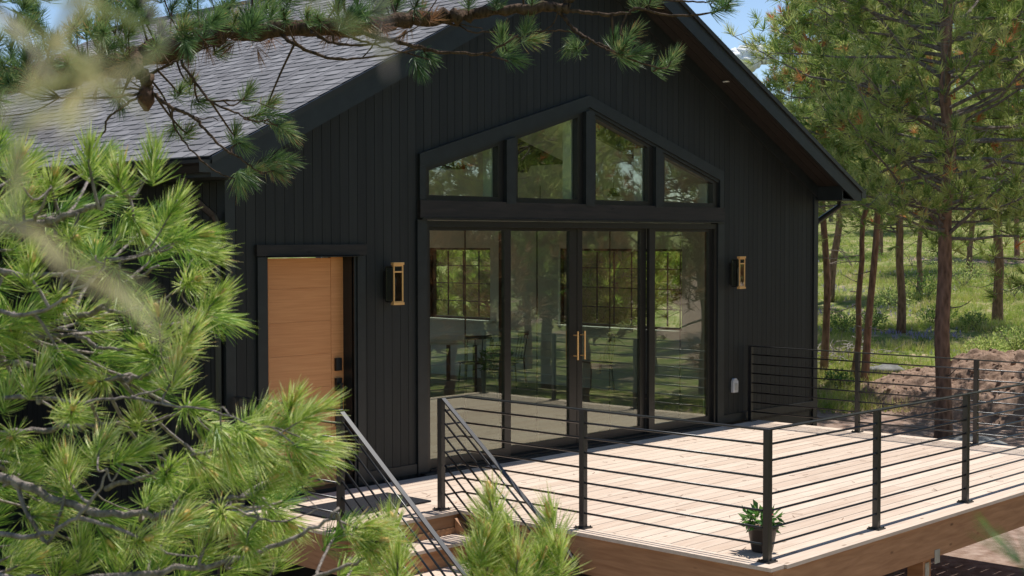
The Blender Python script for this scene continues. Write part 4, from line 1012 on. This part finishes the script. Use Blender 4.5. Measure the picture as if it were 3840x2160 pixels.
rock(2230,900,31,(.4,.3,.2),'small pale boulder half sunk beside the leaning pair of trunks',4,stone)

def blades(n, region, hgt_, w, rng, tint, name, label, cat, mat, clump=7, flower=False, cond=None):
    C_ = []
    while len(C_) < n:
        u = rng.uniform(region[0], region[1]); d = rng.uniform(region[2]**.5, region[3]**.5)**2
        x, y = place(u, d)
        if -2.6 < x < 7.9 and -5.0 < y < 9.8: continue
        if cond is None or cond(x, y, d, u): C_.append((x, y, hz(x, y)))
    C_ = np.array(C_); k = len(C_)
    a = np.tile(np.array([[0,0,1.0]]), (k,1))+rng.normal(size=(k,3))*.12
    sc_ = np.linalg.norm(C_[:,:2]-CAM[:2], axis=1)
    V, F, T = needles(C_, a, hgt_, w, clump, .0 if not flower else hgt_*.6, rng, rng.uniform(*tint, k), seg=1, spread=(4,55), droop=.25, tipt=.1)
    o = npmesh(name, V, F, T, mat); tag(o, label, cat, kind='stuff')
rg = np.random.default_rng(31)
patch = lambda x, y, d, u: smooth_n(x, y, .55, 4)+.7*smooth_n(x, y, 1.7, 1)+rg.normal()*.25 > .0 and d > 27.5+1.5*math.sin(u*.02)
blades(26000, (1850,2750,27,85), .17, .011, rg, (.1,.95), 'grass', 'sunlit yellow-green meadow grass on the slope beyond the deck', 'grass', M['grass'], cond=patch)
blades(3500, (1850,2750,27,60), .30, .016, rg, (.55,1.0), 'weeds', 'taller pale weeds scattered through the meadow', 'weeds', M['grass'], clump=6, cond=lambda x,y,d,u: smooth_n(x,y,.8,7) > .1)
blades(420, (2040,2420,33,62), .10, .022, rg, (0,1), 'wildflowers', 'lilac wildflowers dotted in the grass left of the tall trunk', 'flowers', M['flower'], clump=7, flower=True, cond=lambda x,y,d,u: smooth_n(x,y,.7,9) > .25)
blades(5000, (2700,4200,9,40), .2, .012, rg, (.1,.9), 'grass_verge', 'rough grass right of the deck that shows mirrored in the glass', 'grass', M['grass'])
def bush(u, d, r, label, seed, mat, tint, n=900, L=.09, W=.035, name='shrub'):
    rng = np.random.default_rng(seed); x, y = place(u, d); z = hz(x, y)
    e = empty(name, (x,y,z), label=label, cat='shrub'); v, f = leaf_cloud(n, r, r, r*.6, r*.5, L, W, rng)
    npmesh('foliage', v, f, np.repeat(rng.uniform(*tint, n), 4), mat, e)
    s = MB()
    for k in range(9):
        a = rng.random()*6.28; s.tube([(0,0,-.05),(r*.4*math.cos(a),r*.4*math.sin(a),r*.5),(r*.8*math.cos(a),r*.8*math.sin(a),r*.9)], [.012,.008,.003], 4)
    s.build('stems', M['barkgrey'], e)
bush(2485,33,.5,'low grey-green shrub on the shaded bank above the mound',1,M['needle_far'],(.3,.9))
bush(2560,34,.6,'larger shrub at the right edge above the mound',2,M['needle_far'],(.2,.8))
bush(2360,40,.6,'dark shrub beside the tall pine trunk',3,M['needle_far'],(0,.4))
bush(2330,46,.9,'dark bush at the foot of the small dark-trunked pine',4,M['needle_far'],(0,.4))
for q_, (u_, d_, r_, lb_) in enumerate([(2120,37,.5,'pale green bush on the slope below the leaning dark pine'),(2245,44,.7,'bush in the middle of the meadow between two slender trunks'),(2195,39,.45,'low bush behind the leaning pair of trunks'),(2425,50,.9,'dark green bush behind the tall trunk on its right'),(2545,46,.8,'bush on the upper meadow near the right edge'),(2300,58,1.1,'wide bush at the top of the meadow'),(2150,58,1.2,'large sunlit bush high on the slope by the house corner'),(2450,38,.4,'small weed bush left of the short reddish trunk')]):
    bush(u_,d_,r_,lb_,20+q_,M['needle_far'],(.0,.9) if q_%2 else (0,.5),700)
bush(2110,29.5,.35,'low green weed clump at the foot of the house corner',5,M['leaf'],(.1,.8),400)
bush(2240,16,.28,'leafy green weed under the deck beside the support post',6,M['leaf'],(.1,.8),300,.07,.03)
# dry brush beyond the railing
e = empty('dry_brush', (*place(2108,32), hz(*place(2108,32))), label='heap of bleached dry twigs between the house corner and leaning trunks', cat='brush')
db = MB(); rng = np.random.default_rng(9)
for k in range(90):
    p = rng.normal(size=3)*np.array([.7,.5,.12])+np.array([0,0,.2]); d = rng.normal(size=3)*np.array([1,1,.6]); d = norm(d); c = [p]
    for s in range(3): d = norm(d+rng.normal(size=3)*.35); c.append(c[-1]+d*rng.uniform(.08,.25))
    db.tube(c, [.012,.009,.006,.003], 4)
db.build('twigs', M['deadwood'], e)
# bleached snag branches at the right edge
e = empty('dead_branch', (*place(2660,25), hz(*place(2660,25))), label='bare bleached branches reaching in from the right edge at mid height', cat='branch')
E0 = np.array(e.location); sb = MB(); rng = np.random.default_rng(15)
sb.tube([(0,0,-.2),(0,0,2),(.1,0,4.5)], [.08,.06,.04], 7)
for (u0,v0,u1,v1) in ((2660,420,2540,455),(2660,380,2520,360),(2660,470,2520,430),(2660,300,2470,330)):
    c = [at(u0,v0,25)-E0]; q1 = at(u1,v1,25+rng.uniform(-.5,.5))-E0
    for t in (.3,.55,.8,1): c.append(c[0]*(1-t)+q1*t+rng.normal(size=3)*.05)
    sb.tube(c, [.025,.02,.014,.010,.005], 5)
    for k in range(9):
        t = rng.uniform(.3,1); p = c[0]*(1-t)+q1*t; d = norm((q1-c[0])+rng.normal(size=3)*.8); cc = [p]
        for s in range(3): d = norm(d+rng.normal(size=3)*.35); cc.append(cc[-1]+d*.13)
        sb.tube(cc, [.008,.006,.004,.002], 4)
sb.build('limbs', M['deadwood'], e)

# ---------------------------------------------------------------- cloud, sky, sun
def cloud():
    import bmesh
    bm = bmesh.new(); rg = random.Random(4); c0 = at(1872,146,900)
    for k in range(26):
        a = rg.uniform(-1,1); r = rg.uniform(4,8.5)*(1-.5*abs(a)); mt = Matrix.Translation(Vector(c0)+Vector(RT)*a*20+Vector((0,0,rg.uniform(-3,4)*(1-abs(a)))))
        bmesh.ops.create_icosphere(bm, subdivisions=4, radius=r, matrix=mt)
    for v_ in bm.verts:
        p = v_.co; v_.co += Vector((math.sin(p.z*.9+p.x*.5), math.cos(p.y*.7+p.z*.6), math.sin(p.x*.8+p.y*.4)+.5*math.sin(p.x*2.1+p.z*1.7)))*.6
    me = bpy.data.meshes.new('cloud'); bm.to_mesh(me); bm.free()
    m, nt, b = newmat('cloud_white'); b.inputs['Base Color'].default_value = (.9,.9,.9,1); b.inputs['Roughness'].default_value = 1; b.inputs['Specular IOR Level'].default_value = 0
    b.inputs['Subsurface Weight'].default_value = 1; b.inputs['Subsurface Radius'].default_value = (8,8,8); b.inputs['Base Color'].default_value = (1,1,1,1)
    me.materials.append(m); me.polygons.foreach_set('use_smooth', [True]*len(me.polygons)); o = bpy.data.objects.new('cloud', me); link(o); tag(o, kind='structure')
cloud()
SD = np.array([.45,-.028,1.0]); SD /= np.linalg.norm(SD)
w = bpy.data.worlds.new('World'); sc.world = w; w.use_nodes = True; nt = w.node_tree
bg = nt.nodes['Background']; sky = nt.nodes.new('ShaderNodeTexSky'); sky.sky_type = 'NISHITA'; sky.sun_disc = False
sky.sun_elevation = math.asin(SD[2]); sky.sun_rotation = math.atan2(SD[0], SD[1]); sky.altitude = 1800; sky.air_density = 1.0; sky.dust_density = .4; sky.ozone_density = 1.2
nt.links.new(sky.outputs[0], bg.inputs[0]); bg.inputs[1].default_value = .11
sun = bpy.data.lights.new('sun', 'SUN'); sun.energy = 4.2; sun.angle = R(.53); sun.color = (1.0,.955,.89)
so = bpy.data.objects.new('sun', sun); link(so); so.rotation_euler = Vector(SD).to_track_quat('Z', 'Y').to_euler()

# ---------------------------------------------------------------- camera
cam = bpy.data.cameras.new('camera'); co_ = bpy.data.objects.new('camera', cam); link(co_)
cam.sensor_width = 36; cam.lens = 36*FPX/3840; cam.clip_start = .05; cam.clip_end = 3000
mt = Matrix.Identity(4)
for r_ in range(3): mt[r_][0] = RT[r_]; mt[r_][1] = UP[r_]; mt[r_][2] = -FW[r_]; mt[r_][3] = CAM[r_]
co_.matrix_world = mt
cam.dof.use_dof = True; cam.dof.focus_distance = 12.5; cam.dof.aperture_fstop = 7.1; cam.dof.aperture_blades = 8
sc.camera = co_
sc.view_settings.view_transform = 'Standard'; sc.view_settings.look = 'None'; sc.view_settings.exposure = .35; sc.view_settings.gamma = 1
sc.render.engine = 'CYCLES'; sc.cycles.use_denoising = True; sc.cycles.max_bounces = 8; sc.cycles.transparent_max_bounces = 16
sc.cycles.sample_clamp_indirect = 8
